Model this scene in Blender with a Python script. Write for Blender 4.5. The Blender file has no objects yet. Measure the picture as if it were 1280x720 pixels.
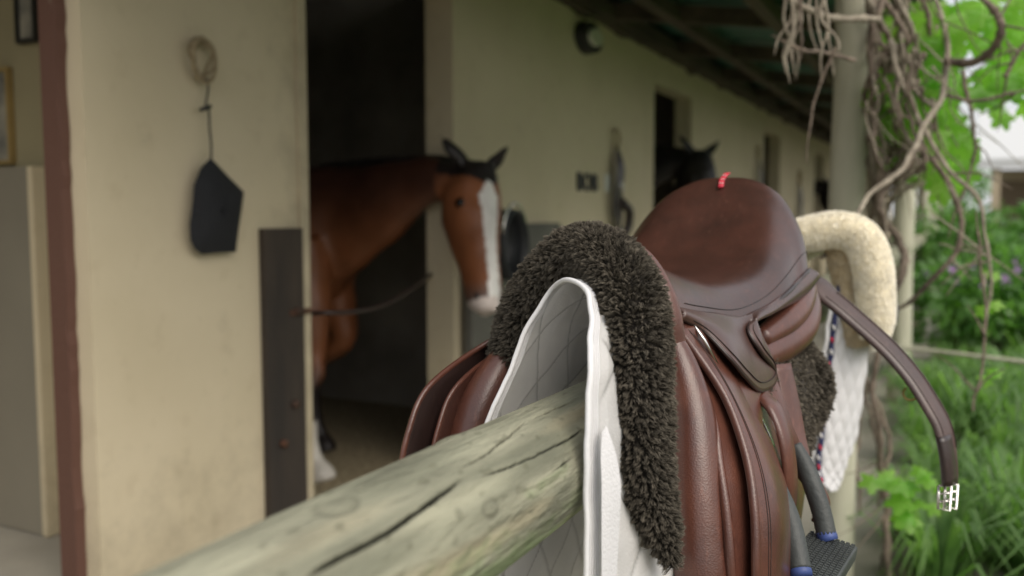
import bpy, math, random
import numpy as np
from mathutils import Vector, Matrix, noise, kdtree
random.seed(7); rng = np.random.default_rng(7)
SC = bpy.context.scene
COL = SC.collection
H = 1.25                                   # eye height
YAW = math.radians(26.6); PITCH = math.radians(4.7); F = 1120.0
RX, RZ, RR = -0.34, 1.02, 0.054            # rail axis and radius
WX = -2.0                                  # front face of the stable wall

# ------------------------------------------------------------------ helpers
def ray(px, py):
    x, y = (px-640)/F, -(py-360)/F
    fwd = math.cos(PITCH) + y*math.sin(PITCH); up = y*math.cos(PITCH) - math.sin(PITCH)
    return Vector((-math.sin(YAW)*fwd + math.cos(YAW)*x, math.cos(YAW)*fwd + math.sin(YAW)*x, up))
def at(px, py, Y=None, X=None, Z=None):
    d = ray(px, py)
    s = Y/d.y if Y is not None else (X/d.x if X is not None else (Z-H)/d.z)
    return Vector((d.x*s, d.y*s, H + d.z*s))

def empty(name, loc, label=None, cat=None, group=None):
    o = bpy.data.objects.new(name, None); COL.objects.link(o); o.location = loc
    o.empty_display_size = 0.1
    return tag(o, label, cat, group)
def tag(o, label=None, cat=None, group=None, kind=None):
    if label: o['label'] = label
    if cat: o['category'] = cat
    if group: o['group'] = group
    if kind: o['kind'] = kind
    return o
def world_off(parent):
    v = Vector((0, 0, 0)); p = parent
    while p is not None:
        v += Vector(p.location); p = p.parent
    return v
def build(name, verts, faces, mat, parent=None, origin=None, smooth=True, solid=0, bevel=0, solid_off=0):
    """verts in world coordinates; parts get them relative to their thing"""
    v = np.asarray(verts, dtype=np.float64).reshape(-1, 3)
    me = bpy.data.meshes.new(name)
    off = world_off(parent) if parent is not None else (Vector(origin) if origin is not None else Vector((0, 0, 0)))
    vv = v - np.array(off)
    me.from_pydata(vv.tolist(), [], [tuple(f) for f in faces]); me.update()
    if smooth: me.polygons.foreach_set('use_smooth', [True]*len(me.polygons))
    o = bpy.data.objects.new(name, me); COL.objects.link(o)
    if parent is not None: o.parent = parent
    elif origin is not None: o.location = origin
    if mat: me.materials.append(mat)
    if solid:
        m = o.modifiers.new('s', 'SOLIDIFY'); m.thickness = solid; m.offset = solid_off
    if bevel:
        m = o.modifiers.new('b', 'BEVEL'); m.width = bevel; m.segments = 2; m.limit_method = 'ANGLE'
    return o
class MB:
    def __init__(s): s.v = []; s.f = []
    def add(s, v, f):
        n = len(s.v); s.v += [tuple(p) for p in v]; s.f += [tuple(i+n for i in q) for q in f]; return s
    def box(s, a, b, rot=None, piv=None):
        (x0, y0, z0), (x1, y1, z1) = a, b
        v = [Vector(p) for p in ((x0,y0,z0),(x1,y0,z0),(x1,y1,z0),(x0,y1,z0),(x0,y0,z1),(x1,y0,z1),(x1,y1,z1),(x0,y1,z1))]
        if rot is not None:
            pv = Vector(piv) if piv is not None else Vector(((x0+x1)/2, (y0+y1)/2, (z0+z1)/2))
            v = [rot @ (p-pv) + pv for p in v]
        return s.add(v, [(0,3,2,1),(4,5,6,7),(0,1,5,4),(1,2,6,5),(2,3,7,6),(3,0,4,7)])
    def tube(s, path, r, seg=12, caps=True, flat=1.0, up=None):
        v, f = tube(path, r, seg, caps, flat, up); return s.add(v, f)
    def build(s, name, mat, parent=None, **k): return build(name, s.v, s.f, mat, parent, **k)

def cr(pts, n):
    """Catmull-Rom resample of a list of vectors to n points (any dimension)"""
    P = np.asarray(pts, dtype=float)
    if len(P) < 3:
        t = np.linspace(0, 1, n)[:, None]; return P[0]*(1-t) + P[-1]*t
    P = np.vstack([2*P[0]-P[1], P, 2*P[-1]-P[-2]])
    m = len(P)-3
    t = np.linspace(0, m, n); i = np.minimum(t.astype(int), m-1); u = (t-i)[:, None]
    a, b, c, d = P[i], P[i+1], P[i+2], P[i+3]
    return 0.5*((2*b) + (c-a)*u + (2*a-5*b+4*c-d)*u*u + (3*b-a-3*c+d)*u**3)
def net(ctrl, nu, nv):
    C = np.asarray(ctrl, dtype=float)
    A = np.stack([cr(C[i], nv) for i in range(C.shape[0])])
    return np.stack([cr(A[:, j], nu) for j in range(nv)], axis=1)
def grid_faces(nu, nv, wrap=False):
    f = []
    for i in range(nu-1):
        for j in range(nv if wrap else nv-1):
            k = (j+1) % nv
            f.append((i*nv+j, i*nv+k, (i+1)*nv+k, (i+1)*nv+j))
    return f
def tube(path, r, seg=12, caps=True, flat=1.0, up=None):
    P = [Vector(p) for p in path]; n = len(P)
    R = [r]*n if not hasattr(r, '__len__') else list(r)
    T = [(P[min(i+1, n-1)]-P[max(i-1, 0)]).normalized() for i in range(n)]
    u = Vector(up) if up is not None else (Vector((0, 0, 1)) if abs(T[0].z) < .9 else Vector((1, 0, 0)))
    v = []
    for i in range(n):
        if up is not None: u = Vector(up)
        u = (u - T[i]*u.dot(T[i]));
        if u.length < 1e-6: u = T[i].orthogonal()
        u.normalize(); w = T[i].cross(u)
        for j in range(seg):
            a = 2*math.pi*j/seg
            v.append(P[i] + (u*math.cos(a)*flat + w*math.sin(a))*R[i])
    f = grid_faces(n, seg, True)
    if caps:
        f.append(tuple(range(seg))[::-1]); f.append(tuple(range((n-1)*seg, n*seg)))
    return v, f
def strap(path, wdirs, width, thick):
    """flat strap: path, width direction(s), width(s)"""
    P = [Vector(p) for p in path]; n = len(P); v = []
    for i in range(n):
        T = (P[min(i+1, n-1)]-P[max(i-1, 0)]).normalized()
        w = Vector(wdirs[i] if hasattr(wdirs[0], '__len__') else wdirs); w = (w - T*w.dot(T)).normalized()
        N = T.cross(w).normalized()
        W = width[i] if hasattr(width, '__len__') else width
        c = min(thick*.5, W*.2)
        prof = [(-W/2, -thick/2+c*.6), (-W/2+c, -thick/2), (W/2-c, -thick/2), (W/2, -thick/2+c*.6), (W/2, thick/2-c*.6), (W/2-c, thick/2), (-W/2+c, thick/2), (-W/2, thick/2-c*.6)]
        for a, b in prof: v.append(P[i] + w*a + N*b)
    f = grid_faces(n, 8, True); f.append(tuple(range(8))[::-1]); f.append(tuple(range((n-1)*8, n*8)))
    return v, f

# ------------------------------------------------------------------ materials
def mat(name, base, rough=0.6, var=0.0, vscale=8, col2=None, bump=0.0, bscale=60, metal=0, coat=0, aniso=None, coat_rough=.2, spec=None, sheen=0, thresh=None, detail=6):
    m = bpy.data.materials.new(name); m.use_nodes = True; nt = m.node_tree; N = nt.nodes; L = nt.links
    b = N['Principled BSDF']; b.inputs['Roughness'].default_value = rough; b.inputs['Metallic'].default_value = metal
    b.inputs['Base Color'].default_value = (*base, 1)
    if coat: b.inputs['Coat Weight'].default_value = coat; b.inputs['Coat Roughness'].default_value = coat_rough
    if spec is not None: b.inputs['Specular IOR Level'].default_value = spec
    if sheen: b.inputs['Sheen Weight'].default_value = sheen
    tc = N.new('ShaderNodeTexCoord'); src = tc.outputs['Object']
    if aniso:
        mp = N.new('ShaderNodeMapping'); mp.inputs['Scale'].default_value = aniso; L.new(src, mp.inputs[0]); src = mp.outputs[0]
    if var or col2:
        n = N.new('ShaderNodeTexNoise'); n.inputs['Scale'].default_value = vscale; n.inputs['Detail'].default_value = detail; L.new(src, n.inputs['Vector'])
        r = N.new('ShaderNodeValToRGB'); L.new(n.outputs['Fac'], r.inputs['Fac'])
        lo, hi = thresh or (.32, .68)
        r.color_ramp.elements[0].position = lo; r.color_ramp.elements[1].position = hi
        c2 = col2 or tuple(c*(1-var) for c in base)
        r.color_ramp.elements[0].color = (*c2, 1); r.color_ramp.elements[1].color = (*base, 1)
        L.new(r.outputs[0], b.inputs['Base Color'])
        m['ramp'] = 1
    if bump:
        n2 = N.new('ShaderNodeTexNoise'); n2.inputs['Scale'].default_value = bscale; n2.inputs['Detail'].default_value = 5; L.new(src, n2.inputs['Vector'])
        bp = N.new('ShaderNodeBump'); bp.inputs['Strength'].default_value = bump; bp.inputs['Distance'].default_value = .01
        L.new(n2.outputs['Fac'], bp.inputs['Height']); L.new(bp.outputs[0], b.inputs['Normal'])
    return m
def leather(name, base, dark, rough=.38, pore=.10, crough=.26):
    m = bpy.data.materials.new(name); m.use_nodes = True; nt = m.node_tree; N = nt.nodes; L = nt.links
    b = N['Principled BSDF']; b.inputs['Coat Weight'].default_value = .35; b.inputs['Coat Roughness'].default_value = crough
    tc = N.new('ShaderNodeTexCoord')
    n = N.new('ShaderNodeTexNoise'); n.inputs['Scale'].default_value = 14; n.inputs['Detail'].default_value = 8; L.new(tc.outputs['Object'], n.inputs['Vector'])
    n3 = N.new('ShaderNodeTexNoise'); n3.inputs['Scale'].default_value = 90; n3.inputs['Detail'].default_value = 6; L.new(tc.outputs['Object'], n3.inputs['Vector'])
    mx = N.new('ShaderNodeMath'); mx.operation = 'MULTIPLY_ADD'; L.new(n3.outputs['Fac'], mx.inputs[0]); mx.inputs[1].default_value = .35; L.new(n.outputs['Fac'], mx.inputs[2])
    r = N.new('ShaderNodeValToRGB'); r.color_ramp.elements[0].position = .40; r.color_ramp.elements[1].position = 1.0
    r.color_ramp.elements[0].color = (*dark, 1); r.color_ramp.elements[1].color = (*base, 1)
    L.new(mx.outputs[0], r.inputs[0])
    mp = N.new('ShaderNodeMapping'); mp.inputs['Scale'].default_value = (60, 25, 9); mp.inputs['Rotation'].default_value = (.5, .3, .2); L.new(tc.outputs['Object'], mp.inputs[0])
    ns = N.new('ShaderNodeTexNoise'); ns.inputs['Scale'].default_value = 3; ns.inputs['Detail'].default_value = 10; ns.inputs['Roughness'].default_value = .7; L.new(mp.outputs[0], ns.inputs['Vector'])
    rs = N.new('ShaderNodeMapRange'); L.new(ns.outputs['Fac'], rs.inputs[0]); rs.inputs[1].default_value = .56; rs.inputs[2].default_value = .74; rs.inputs[3].default_value = 0; rs.inputs[4].default_value = .38
    dm = N.new('ShaderNodeMix'); dm.data_type = 'RGBA'; L.new(rs.outputs[0], dm.inputs[0]); L.new(r.outputs[0], dm.inputs[6]); dm.inputs[7].default_value = (min(1, base[0]*2.0+.02), base[1]*2.2+.015, base[2]*2.2+.015, 1)
    L.new(dm.outputs[2], b.inputs['Base Color'])
    rr = N.new('ShaderNodeMapRange'); L.new(n.outputs['Fac'], rr.inputs[0]); rr.inputs[3].default_value = rough-.08; rr.inputs[4].default_value = rough+.14
    L.new(rr.outputs[0], b.inputs['Roughness'])
    vo = N.new('ShaderNodeTexVoronoi'); vo.inputs['Scale'].default_value = 520; L.new(tc.outputs['Object'], vo.inputs['Vector'])
    n4 = N.new('ShaderNodeTexNoise'); n4.inputs['Scale'].default_value = 35; n4.inputs['Detail'].default_value = 5; L.new(tc.outputs['Object'], n4.inputs['Vector'])
    ad = N.new('ShaderNodeMath'); ad.operation = 'MULTIPLY_ADD'; L.new(vo.outputs['Distance'], ad.inputs[0]); ad.inputs[1].default_value = .35; L.new(n4.outputs['Fac'], ad.inputs[2])
    bp = N.new('ShaderNodeBump'); bp.inputs['Strength'].default_value = pore; bp.inputs['Distance'].default_value = .004
    L.new(ad.outputs[0], bp.inputs['Height']); L.new(bp.outputs[0], b.inputs['Normal'])
    return m
def attr_mat(name, rough=.7, bump=.0, bscale=80, spec=.3, extra=.25, escale=30, aniso=None, trans=0):
    """colour comes from the mesh's 'Col' attribute, broken up with noise"""
    m = bpy.data.materials.new(name); m.use_nodes = True; nt = m.node_tree; N = nt.nodes; L = nt.links
    b = N['Principled BSDF']; b.inputs['Roughness'].default_value = rough; b.inputs['Specular IOR Level'].default_value = spec
    a = N.new('ShaderNodeAttribute'); a.attribute_name = 'Col'
    tc = N.new('ShaderNodeTexCoord'); src = tc.outputs['Object']
    if aniso:
        mp = N.new('ShaderNodeMapping'); mp.inputs['Scale'].default_value = aniso; L.new(src, mp.inputs[0]); src = mp.outputs[0]
    n = N.new('ShaderNodeTexNoise'); n.inputs['Scale'].default_value = escale; n.inputs['Detail'].default_value = 8; L.new(src, n.inputs['Vector'])
    mr = N.new('ShaderNodeMapRange'); L.new(n.outputs['Fac'], mr.inputs[0]); mr.inputs[1].default_value = .3; mr.inputs[2].default_value = .7; mr.inputs[3].default_value = 1-extra; mr.inputs[4].default_value = 1+extra
    mx = N.new('ShaderNodeVectorMath'); mx.operation = 'SCALE'; L.new(a.outputs['Color'], mx.inputs[0]); L.new(mr.outputs[0], mx.inputs['Scale'])
    L.new(mx.outputs[0], b.inputs['Base Color'])
    if bump:
        n2 = N.new('ShaderNodeTexNoise'); n2.inputs['Scale'].default_value = bscale; n2.inputs['Detail'].default_value = 8; L.new(src, n2.inputs['Vector'])
        bp = N.new('ShaderNodeBump'); bp.inputs['Strength'].default_value = bump; bp.inputs['Distance'].default_value = .01
        L.new(n2.outputs['Fac'], bp.inputs['Height']); L.new(bp.outputs[0], b.inputs['Normal'])
    if trans:
        t = N.new('ShaderNodeBsdfTranslucent'); L.new(mx.outputs[0], t.inputs['Color'])
        ms = N.new('ShaderNodeMixShader'); ms.inputs[0].default_value = trans
        L.new(b.outputs[0], ms.inputs[1]); L.new(t.outputs[0], ms.inputs[2]); L.new(ms.outputs[0], N['Material Output'].inputs[0])
    return m
def set_col(o, cols):
    me = o.data; a = me.color_attributes.new('Col', 'FLOAT_COLOR', 'POINT')
    c = np.ones((len(me.vertices), 4), dtype=np.float32); c[:, :3] = cols
    a.data.foreach_set('color', c.ravel())

def leaf_mat(name, base, col2, trans=.45, scale=6, rough=.45):
    m = mat(name, base, rough, col2=col2, vscale=scale)
    nt = m.node_tree; N = nt.nodes; L = nt.links; b = N['Principled BSDF']
    src = b.inputs['Base Color'].links[0].from_socket
    br = N.new('ShaderNodeVectorMath'); br.operation = 'MULTIPLY'; L.new(src, br.inputs[0]); br.inputs[1].default_value = (2.2, 2.6, 1.2)
    t = N.new('ShaderNodeBsdfTranslucent'); L.new(br.outputs[0], t.inputs['Color'])
    ms = N.new('ShaderNodeMixShader'); ms.inputs[0].default_value = trans
    L.new(b.outputs[0], ms.inputs[1]); L.new(t.outputs[0], ms.inputs[2]); L.new(ms.outputs[0], N['Material Output'].inputs[0])
    return m

def plaster():
    m = mat('cream_plaster', (.61, .53, .375), .85, col2=(.55, .475, .325), vscale=2.2, bump=.35, bscale=9)
    nt = m.node_tree; N = nt.nodes; L = nt.links; b = N['Principled BSDF']
    src = b.inputs['Base Color'].links[0].from_socket
    tc = N.new('ShaderNodeTexCoord')
    n = N.new('ShaderNodeTexNoise'); n.inputs['Scale'].default_value = 11; n.inputs['Detail'].default_value = 9; L.new(tc.outputs['Object'], n.inputs['Vector'])
    r = N.new('ShaderNodeValToRGB'); r.color_ramp.elements[0].position = .30; r.color_ramp.elements[1].position = .42
    r.color_ramp.elements[0].color = (.62, .56, .48, 1); r.color_ramp.elements[1].color = (1, 1, 1, 1); L.new(n.outputs['Fac'], r.inputs[0])
    mx = N.new('ShaderNodeMix'); mx.data_type = 'RGBA'; mx.blend_type = 'MULTIPLY'; mx.inputs[0].default_value = .18
    L.new(src, mx.inputs[6]); L.new(r.outputs[0], mx.inputs[7])
    sx = N.new('ShaderNodeSeparateXYZ'); L.new(tc.outputs['Object'], sx.inputs[0])
    def band(sock, a, b_):
        q = N.new('ShaderNodeMapRange'); L.new(sock, q.inputs[0]); q.inputs[1].default_value = a; q.inputs[2].default_value = b_; q.inputs[3].default_value = 1; q.inputs[4].default_value = 0; return q.outputs[0]
    ab = N.new('ShaderNodeMath'); ab.operation = 'SUBTRACT'; L.new(sx.outputs['Y'], ab.inputs[0]); ab.inputs[1].default_value = 2.43
    aa = N.new('ShaderNodeMath'); aa.operation = 'ABSOLUTE'; L.new(ab.outputs[0], aa.inputs[0])
    e1 = band(aa.outputs[0], .0, .22); e2 = band(sx.outputs['Z'], .0, .8)
    mxx = N.new('ShaderNodeMath'); mxx.operation = 'MAXIMUM'; L.new(e1, mxx.inputs[0]); L.new(e2, mxx.inputs[1])
    n5 = N.new('ShaderNodeTexNoise'); n5.inputs['Scale'].default_value = 7; n5.inputs['Detail'].default_value = 10; n5.inputs['Roughness'].default_value = .68; L.new(tc.outputs['Object'], n5.inputs['Vector'])
    mm = N.new('ShaderNodeMath'); mm.operation = 'MULTIPLY_ADD'; L.new(mxx.outputs[0], mm.inputs[0]); mm.inputs[1].default_value = .34; L.new(n5.outputs['Fac'], mm.inputs[2])
    gr = N.new('ShaderNodeMapRange'); L.new(mm.outputs[0], gr.inputs[0]); gr.inputs[1].default_value = .60; gr.inputs[2].default_value = .95; gr.inputs[3].default_value = 0; gr.inputs[4].default_value = .42
    gm = N.new('ShaderNodeMix'); gm.data_type = 'RGBA'; L.new(gr.outputs[0], gm.inputs[0]); L.new(mx.outputs[2], gm.inputs[6]); gm.inputs[7].default_value = (.17, .14, .10, 1)
    L.new(gm.outputs[2], b.inputs['Base Color'])
    return m
M = {}
M['plaster'] = plaster()
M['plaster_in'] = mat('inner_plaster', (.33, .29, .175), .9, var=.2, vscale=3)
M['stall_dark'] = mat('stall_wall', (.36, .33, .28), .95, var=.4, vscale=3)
M['redframe'] = mat('red_painted_frame', (.115, .055, .040), .65, col2=(.36, .31, .23), vscale=10, thresh=(.25, .29), bump=.3)
M['darkplank'] = mat('dark_plank', (.026, .021, .017), .85, col2=(.050, .037, .027), vscale=14, aniso=(1, 1, .2), bump=.4)
M['halfdoor'] = mat('grey_half_door', (.13, .125, .105), .7, var=.25, vscale=5)
M['greydado'] = mat('grey_dado', (.23, .21, .165), .8, var=.15, vscale=3)
M['roofgreen'] = mat('green_roof_sheet', (.06, .17, .12), .6, var=.4, vscale=3)
M['beam'] = mat('roof_timber', (.10, .075, .05), .85, var=.5, vscale=9, aniso=(1, .2, 1), bump=.5)
M['concrete'] = mat('concrete', (.36, .34, .29), .9, var=.3, vscale=3, bump=.3)
M['straw'] = mat('stall_bedding', (.46, .38, .24), .95, col2=(.20, .165, .10), vscale=38, bump=1.0, bscale=70)
M['soil'] = mat('garden_soil', (.10, .09, .05), .95, col2=(.045, .06, .02), vscale=6, bump=1, bscale=30)
M['paving'] = mat('flat_stone', (.21, .19, .155), .9, var=.35, vscale=7, bump=.6, bscale=20)
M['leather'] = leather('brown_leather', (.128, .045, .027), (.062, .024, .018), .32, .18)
M['leather_seat'] = leather('seat_leather', (.072, .026, .017), (.036, .017, .013), .30, .07, .30)
M['leather_skirt'] = leather('skirt_leather', (.085, .042, .033), (.05, .028, .024), .34, .07)
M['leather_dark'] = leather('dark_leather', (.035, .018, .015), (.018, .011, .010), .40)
M['leather_shade'] = leather('shaded_leather', (.075, .028, .018), (.045, .018, .014), .4)  # brown leather with shade put into its colour, for the left sweat flap
M['leather_strap'] = leather('strap_leather', (.085, .048, .040), (.05, .032, .028), .42, .16)
M['thread'] = mat('pale_thread', (.26, .15, .09), .8)
M['darkthread'] = mat('dark_thread', (.025, .015, .012), .8)
M['steel'] = mat('steel', (.75, .73, .70), .22, metal=1)
M['brass'] = mat('brass', (.45, .33, .12), .35, metal=1)
M['rubber'] = mat('grey_rubber', (.055, .062, .06), .55, var=.3, vscale=30, bump=.15, bscale=200)
M['blue'] = mat('blue_plastic', (.05, .085, .26), .5, var=.3, vscale=60)
M['fur_dark'] = attr_mat('dark_sheepskin', .95, spec=.15, extra=.3, escale=60)
M['fur_cream'] = attr_mat('cream_sheepskin', .95, spec=.15, extra=.06, escale=60, trans=.4)
M['skin_dark'] = mat('sheepskin_hide', (.022, .018, .014), .95)
M['skin_tan'] = mat('tan_hide', (.62, .54, .39), .95)
M['skin_cream'] = mat('cream_hide', (.90, .86, .74), .95)
M['cotton'] = mat('white_cotton', (.66, .66, .67), .85, var=.07, vscale=6, bump=.22, bscale=400, sheen=.2)
M['rib'] = mat('ribbed_cotton', (.70, .70, .71), .88, bump=.10, bscale=300)
M['cotton_in'] = mat('white_lining', (.62, .61, .60), .9, var=.1, vscale=9, bump=.15, bscale=300)
def translucent(m, f):
    nt = m.node_tree; N = nt.nodes; L = nt.links; b = N['Principled BSDF']; t = N.new('ShaderNodeBsdfTranslucent'); t.inputs['Color'].default_value = (.9, .88, .86, 1)
    ms = N.new('ShaderNodeMixShader'); ms.inputs[0].default_value = f; L.new(b.outputs[0], ms.inputs[1]); L.new(t.outputs[0], ms.inputs[2]); L.new(ms.outputs[0], N['Material Output'].inputs[0]); return m
M['cotton_t'] = attr_mat('quilted_cotton', .88, bump=.25, bscale=420, spec=.2, extra=.05, escale=20, trans=.36)
M['navy'] = mat('navy_piping', (.02, .025, .09), .6)
M['red'] = mat('red_tag', (.62, .03, .06), .5)
M['cream_txt'] = mat('cream_print', (.8, .7, .65), .6)
M['rail'] = attr_mat('weathered_log', .82, bump=.8, bscale=90, extra=.30, escale=34, aniso=(1, .22, 1), spec=.22)
M['post'] = mat('weathered_post', (.54, .53, .42), .88, col2=(.37, .36, .27), vscale=10, aniso=(1, 1, .15), bump=.5, bscale=25)
M['vine'] = mat('vine_bark', (.25, .20, .155), .92, col2=(.11, .085, .065), vscale=30, bump=.8, bscale=70)
M['vine_pale'] = mat('pale_vine_bark', (.36, .32, .25), .92, col2=(.20, .17, .13), vscale=30, bump=.8, bscale=70)
M['leaf'] = leaf_mat('vine_leaf', (.27, .44, .09), (.15, .31, .05), .55)
M['leaf2'] = leaf_mat('shrub_leaf', (.16, .30, .09), (.06, .14, .04), .4)
M['grassm'] = leaf_mat('strap_leaf', (.19, .31, .11), (.08, .16, .05), .35, 10)
M['lawn'] = leaf_mat('grass_blade', (.19, .31, .10), (.10, .18, .05), .35, 10)
M['flower'] = mat('mauve_petal', (.45, .28, .55), .7)
M['flower_w'] = mat('white_petal', (.8, .8, .78), .7)
M['black_cloth'] = mat('black_cloth', (.014, .015, .018), .9, var=.3, vscale=20, bump=.5, bscale=90)
M['rope'] = mat('rope_fibre', (.42, .33, .20), .95, var=.35, vscale=60, bump=.8, bscale=200)
M['cord'] = mat('dark_cord', (.02, .02, .022), .8)
M['iron'] = mat('rusty_iron', (.05, .035, .028), .7, col2=(.12, .05, .025), vscale=25, metal=.3)
M['black'] = mat('black_paint', (.018, .018, .017), .55)
M['blackrub'] = mat('black_rubber', (.02, .022, .025), .5)
M['lens'] = mat('lamp_lens', (.6, .6, .5), .3)
M['gold'] = mat('frame_gold', (.34, .24, .09), .5, var=.3)
M['paper'] = mat('faded_picture', (.32, .30, .24), .8, col2=(.12, .12, .11), vscale=14)
M['whitepaint'] = mat('white_paint', (.8, .8, .78), .6)
M['brown_door'] = mat('brown_door', (.20, .15, .10), .7)
M['roofwhite'] = mat('white_roof', (.55, .56, .56), .8)
M['housewall'] = mat('house_wall', (.48, .40, .28), .85, var=.1)
M['horse'] = attr_mat('horse_coat', .42, spec=.5, extra=.22, escale=6, bump=.12, bscale=160)
M['eye'] = mat('horse_eye', (.008, .005, .004), .08)
M['glass'] = mat('dark_glass', (.10, .11, .11), .12)
M['plate'] = mat('white_plate', (.7, .7, .66), .5)

# ------------------------------------------------------------------ camera, light, sky
cd = bpy.data.cameras.new('camera'); cam = bpy.data.objects.new('camera', cd); COL.objects.link(cam)
cam.location = (0, 0, H); cam.rotation_euler = (math.pi/2-PITCH, 0, YAW)
cd.sensor_width = 36; cd.lens = 36*F/1280; cd.clip_start = .02; cd.clip_end = 2000
cd.dof.use_dof = True; cd.dof.focus_distance = .95; cd.dof.aperture_fstop = 3.5
SC.camera = cam
w = bpy.data.worlds.new('World'); SC.world = w; w.use_nodes = True
nt = w.node_tree; bg = nt.nodes['Background']
sky = nt.nodes.new('ShaderNodeTexSky'); sky.sky_type = 'NISHITA'; sky.sun_disc = False
SE, SA = math.radians(46), math.radians(118)         # sun: elevation, and azimuth clockwise from +Y
sky.sun_elevation = SE; sky.sun_rotation = SA; sky.air_density = 1.0; sky.dust_density = 6; sky.ozone_density = .6
cloudmix = nt.nodes.new('ShaderNodeMix'); cloudmix.data_type = 'RGBA'; cloudmix.inputs[0].default_value = .6
nt.links.new(sky.outputs[0], cloudmix.inputs[6]); cloudmix.inputs[7].default_value = (7.6, 7.7, 7.8, 1)
nt.links.new(cloudmix.outputs[2], bg.inputs[0]); bg.inputs[1].default_value = .15
sd = bpy.data.lights.new('sun', 'SUN'); sun = bpy.data.objects.new('sun', sd); COL.objects.link(sun)
sd.energy = 2.1; sd.angle = math.radians(50); sd.color = (1, .95, .87)
dirv = Vector((math.sin(SA)*math.cos(SE), math.cos(SA)*math.cos(SE), math.sin(SE)))
sun.rotation_euler = dirv.to_track_quat('Z', 'Y').to_euler(); sun.location = (4, 0, 8)
SC.view_settings.view_transform = 'Standard'; SC.view_settings.look = 'None'; SC.view_settings.exposure = 0
SC.cycles.max_bounces = 12; SC.cycles.diffuse_bounces = 8; SC.cycles.transparent_max_bounces = 8

# ------------------------------------------------------------------ ground
def sheet(name, x0, x1, y0, y1, z, m, n=1):
    o = build(name, [(x0,y0,z),(x1,y0,z),(x1,y1,z),(x0,y1,z)], [(0,1,2,3)], m, smooth=False)
    return tag(o, kind='structure')
sheet('ground', -150, 300, -150, 400, -.02, M['soil'])
sheet('path', WX-.0, -.16, -8, 30, 0.0, M['concrete'])
sheet('stall_floor', -8, WX-.01, -8, 30, .08, M['straw'])

# ------------------------------------------------------------------ stable building
stable = empty('stable_building', (WX, 0, 0), 'long cream plastered stable block with dark stall doorways and a veranda roof', 'stable')
DOORS = [(-.2, 1.57), (2.43, 3.42), (6.27, 7.26), (10.25, 11.25), (14.1, 15.1), (18, 19)]
ZT, ZD, TH = 2.42, 2.19, .14
mb = MB()
prev = -.75
for a, b in DOORS:
    mb.box((WX-TH, prev, 0), (WX, a, ZT)); mb.box((WX-TH, a, ZD), (WX, b, ZT)); prev = b
mb.box((WX-TH, prev, 0), (WX, 30, ZT))
mb.build('wall', M['plaster'], stable, smooth=False)
def part(name, a, b, m, parent=stable, bevel=0): return MB().box(a, b).build(name, m, parent, smooth=False, bevel=bevel)
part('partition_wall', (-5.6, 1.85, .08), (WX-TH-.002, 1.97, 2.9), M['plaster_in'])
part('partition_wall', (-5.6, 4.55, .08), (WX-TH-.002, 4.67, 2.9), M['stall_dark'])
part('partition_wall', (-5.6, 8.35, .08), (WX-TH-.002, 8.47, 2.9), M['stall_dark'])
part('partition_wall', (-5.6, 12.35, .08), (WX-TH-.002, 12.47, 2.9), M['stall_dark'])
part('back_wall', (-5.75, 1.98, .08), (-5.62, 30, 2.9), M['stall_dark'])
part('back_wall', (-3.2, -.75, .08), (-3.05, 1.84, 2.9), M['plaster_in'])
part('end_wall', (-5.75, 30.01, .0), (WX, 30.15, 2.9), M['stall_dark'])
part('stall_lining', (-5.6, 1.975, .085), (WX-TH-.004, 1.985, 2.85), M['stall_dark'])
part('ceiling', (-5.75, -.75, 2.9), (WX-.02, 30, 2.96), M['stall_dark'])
sheet('room_floor', -5.6, WX-TH-.004, -.75, 1.85, .235, M['concrete'])
q0, q1 = at(-300, 217, Y=1.84), at(50, 217, Y=1.84)
pn = part('dado', (q0.x, 1.80, .24), (q1.x, 1.845, q1.z+.02), M['greydado'])
MB().box((q1.x+.002, 1.795, .24), (q1.x+.025, 1.845, q1.z+.02)).build('corner_strip', M['plaster'], pn, smooth=False)
# veranda roof: wall plate, rafters, corrugated sheet
mb = MB()
n = 240
vs = [];
for i in range(n+1):
    y = .9 + 27*i/n
    for x, z in ((WX-.6, 2.66), (-.12, 2.30)):
        vs.append((x, y, z + .012*math.sin(i*1.9)))
mb.add(vs, [(2*i, 2*i+1, 2*i+3, 2*i+2) for i in range(n)])
mb.build('roof_sheet', M['roofgreen'], stable, smooth=False, solid=.004)
part('wall_plate', (WX-.12, .9, ZT+.001), (WX+.09, 29, ZT+.09), M['beam'])
for k, y in enumerate(np.arange(1.2, 28, 1.35)):
    rot = Matrix.Rotation(math.atan2(-.425, 2.95)*-1, 3, 'Y')
    MB().box((WX-.5, y-.03, 2.44), (-.16, y+.03, 2.54), rot=rot, piv=(WX, y, 2.49)).build('rafter', M['beam'], stable, smooth=False)
for x, z in ((-1.55, 2.50), (-.95, 2.41)):
    part('purlin', (x-.035, .9, z-.13), (x+.035, 27, z-.055), M['beam'])
# torn edge under the wall plate (rough plaster and nest debris along the joint)
v = []
for i in range(900):
    y = 1.0 + i*.018; d = .02 + .045*max(0, noise.noise(Vector((y*3, 0, 0))) + .4*noise.noise(Vector((y*14, 1, 0))))
    v += [(WX+.004, y, ZT+.002), (WX+.05+d*.4, y, ZT+.001), (WX+.035+d*.3, y, ZT-d), (WX+.004, y, ZT-d*1.2)]
mb = MB().add(v, grid_faces(900, 4, True))
mb.build('rough_joint', M['beam'], stable)
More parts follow.
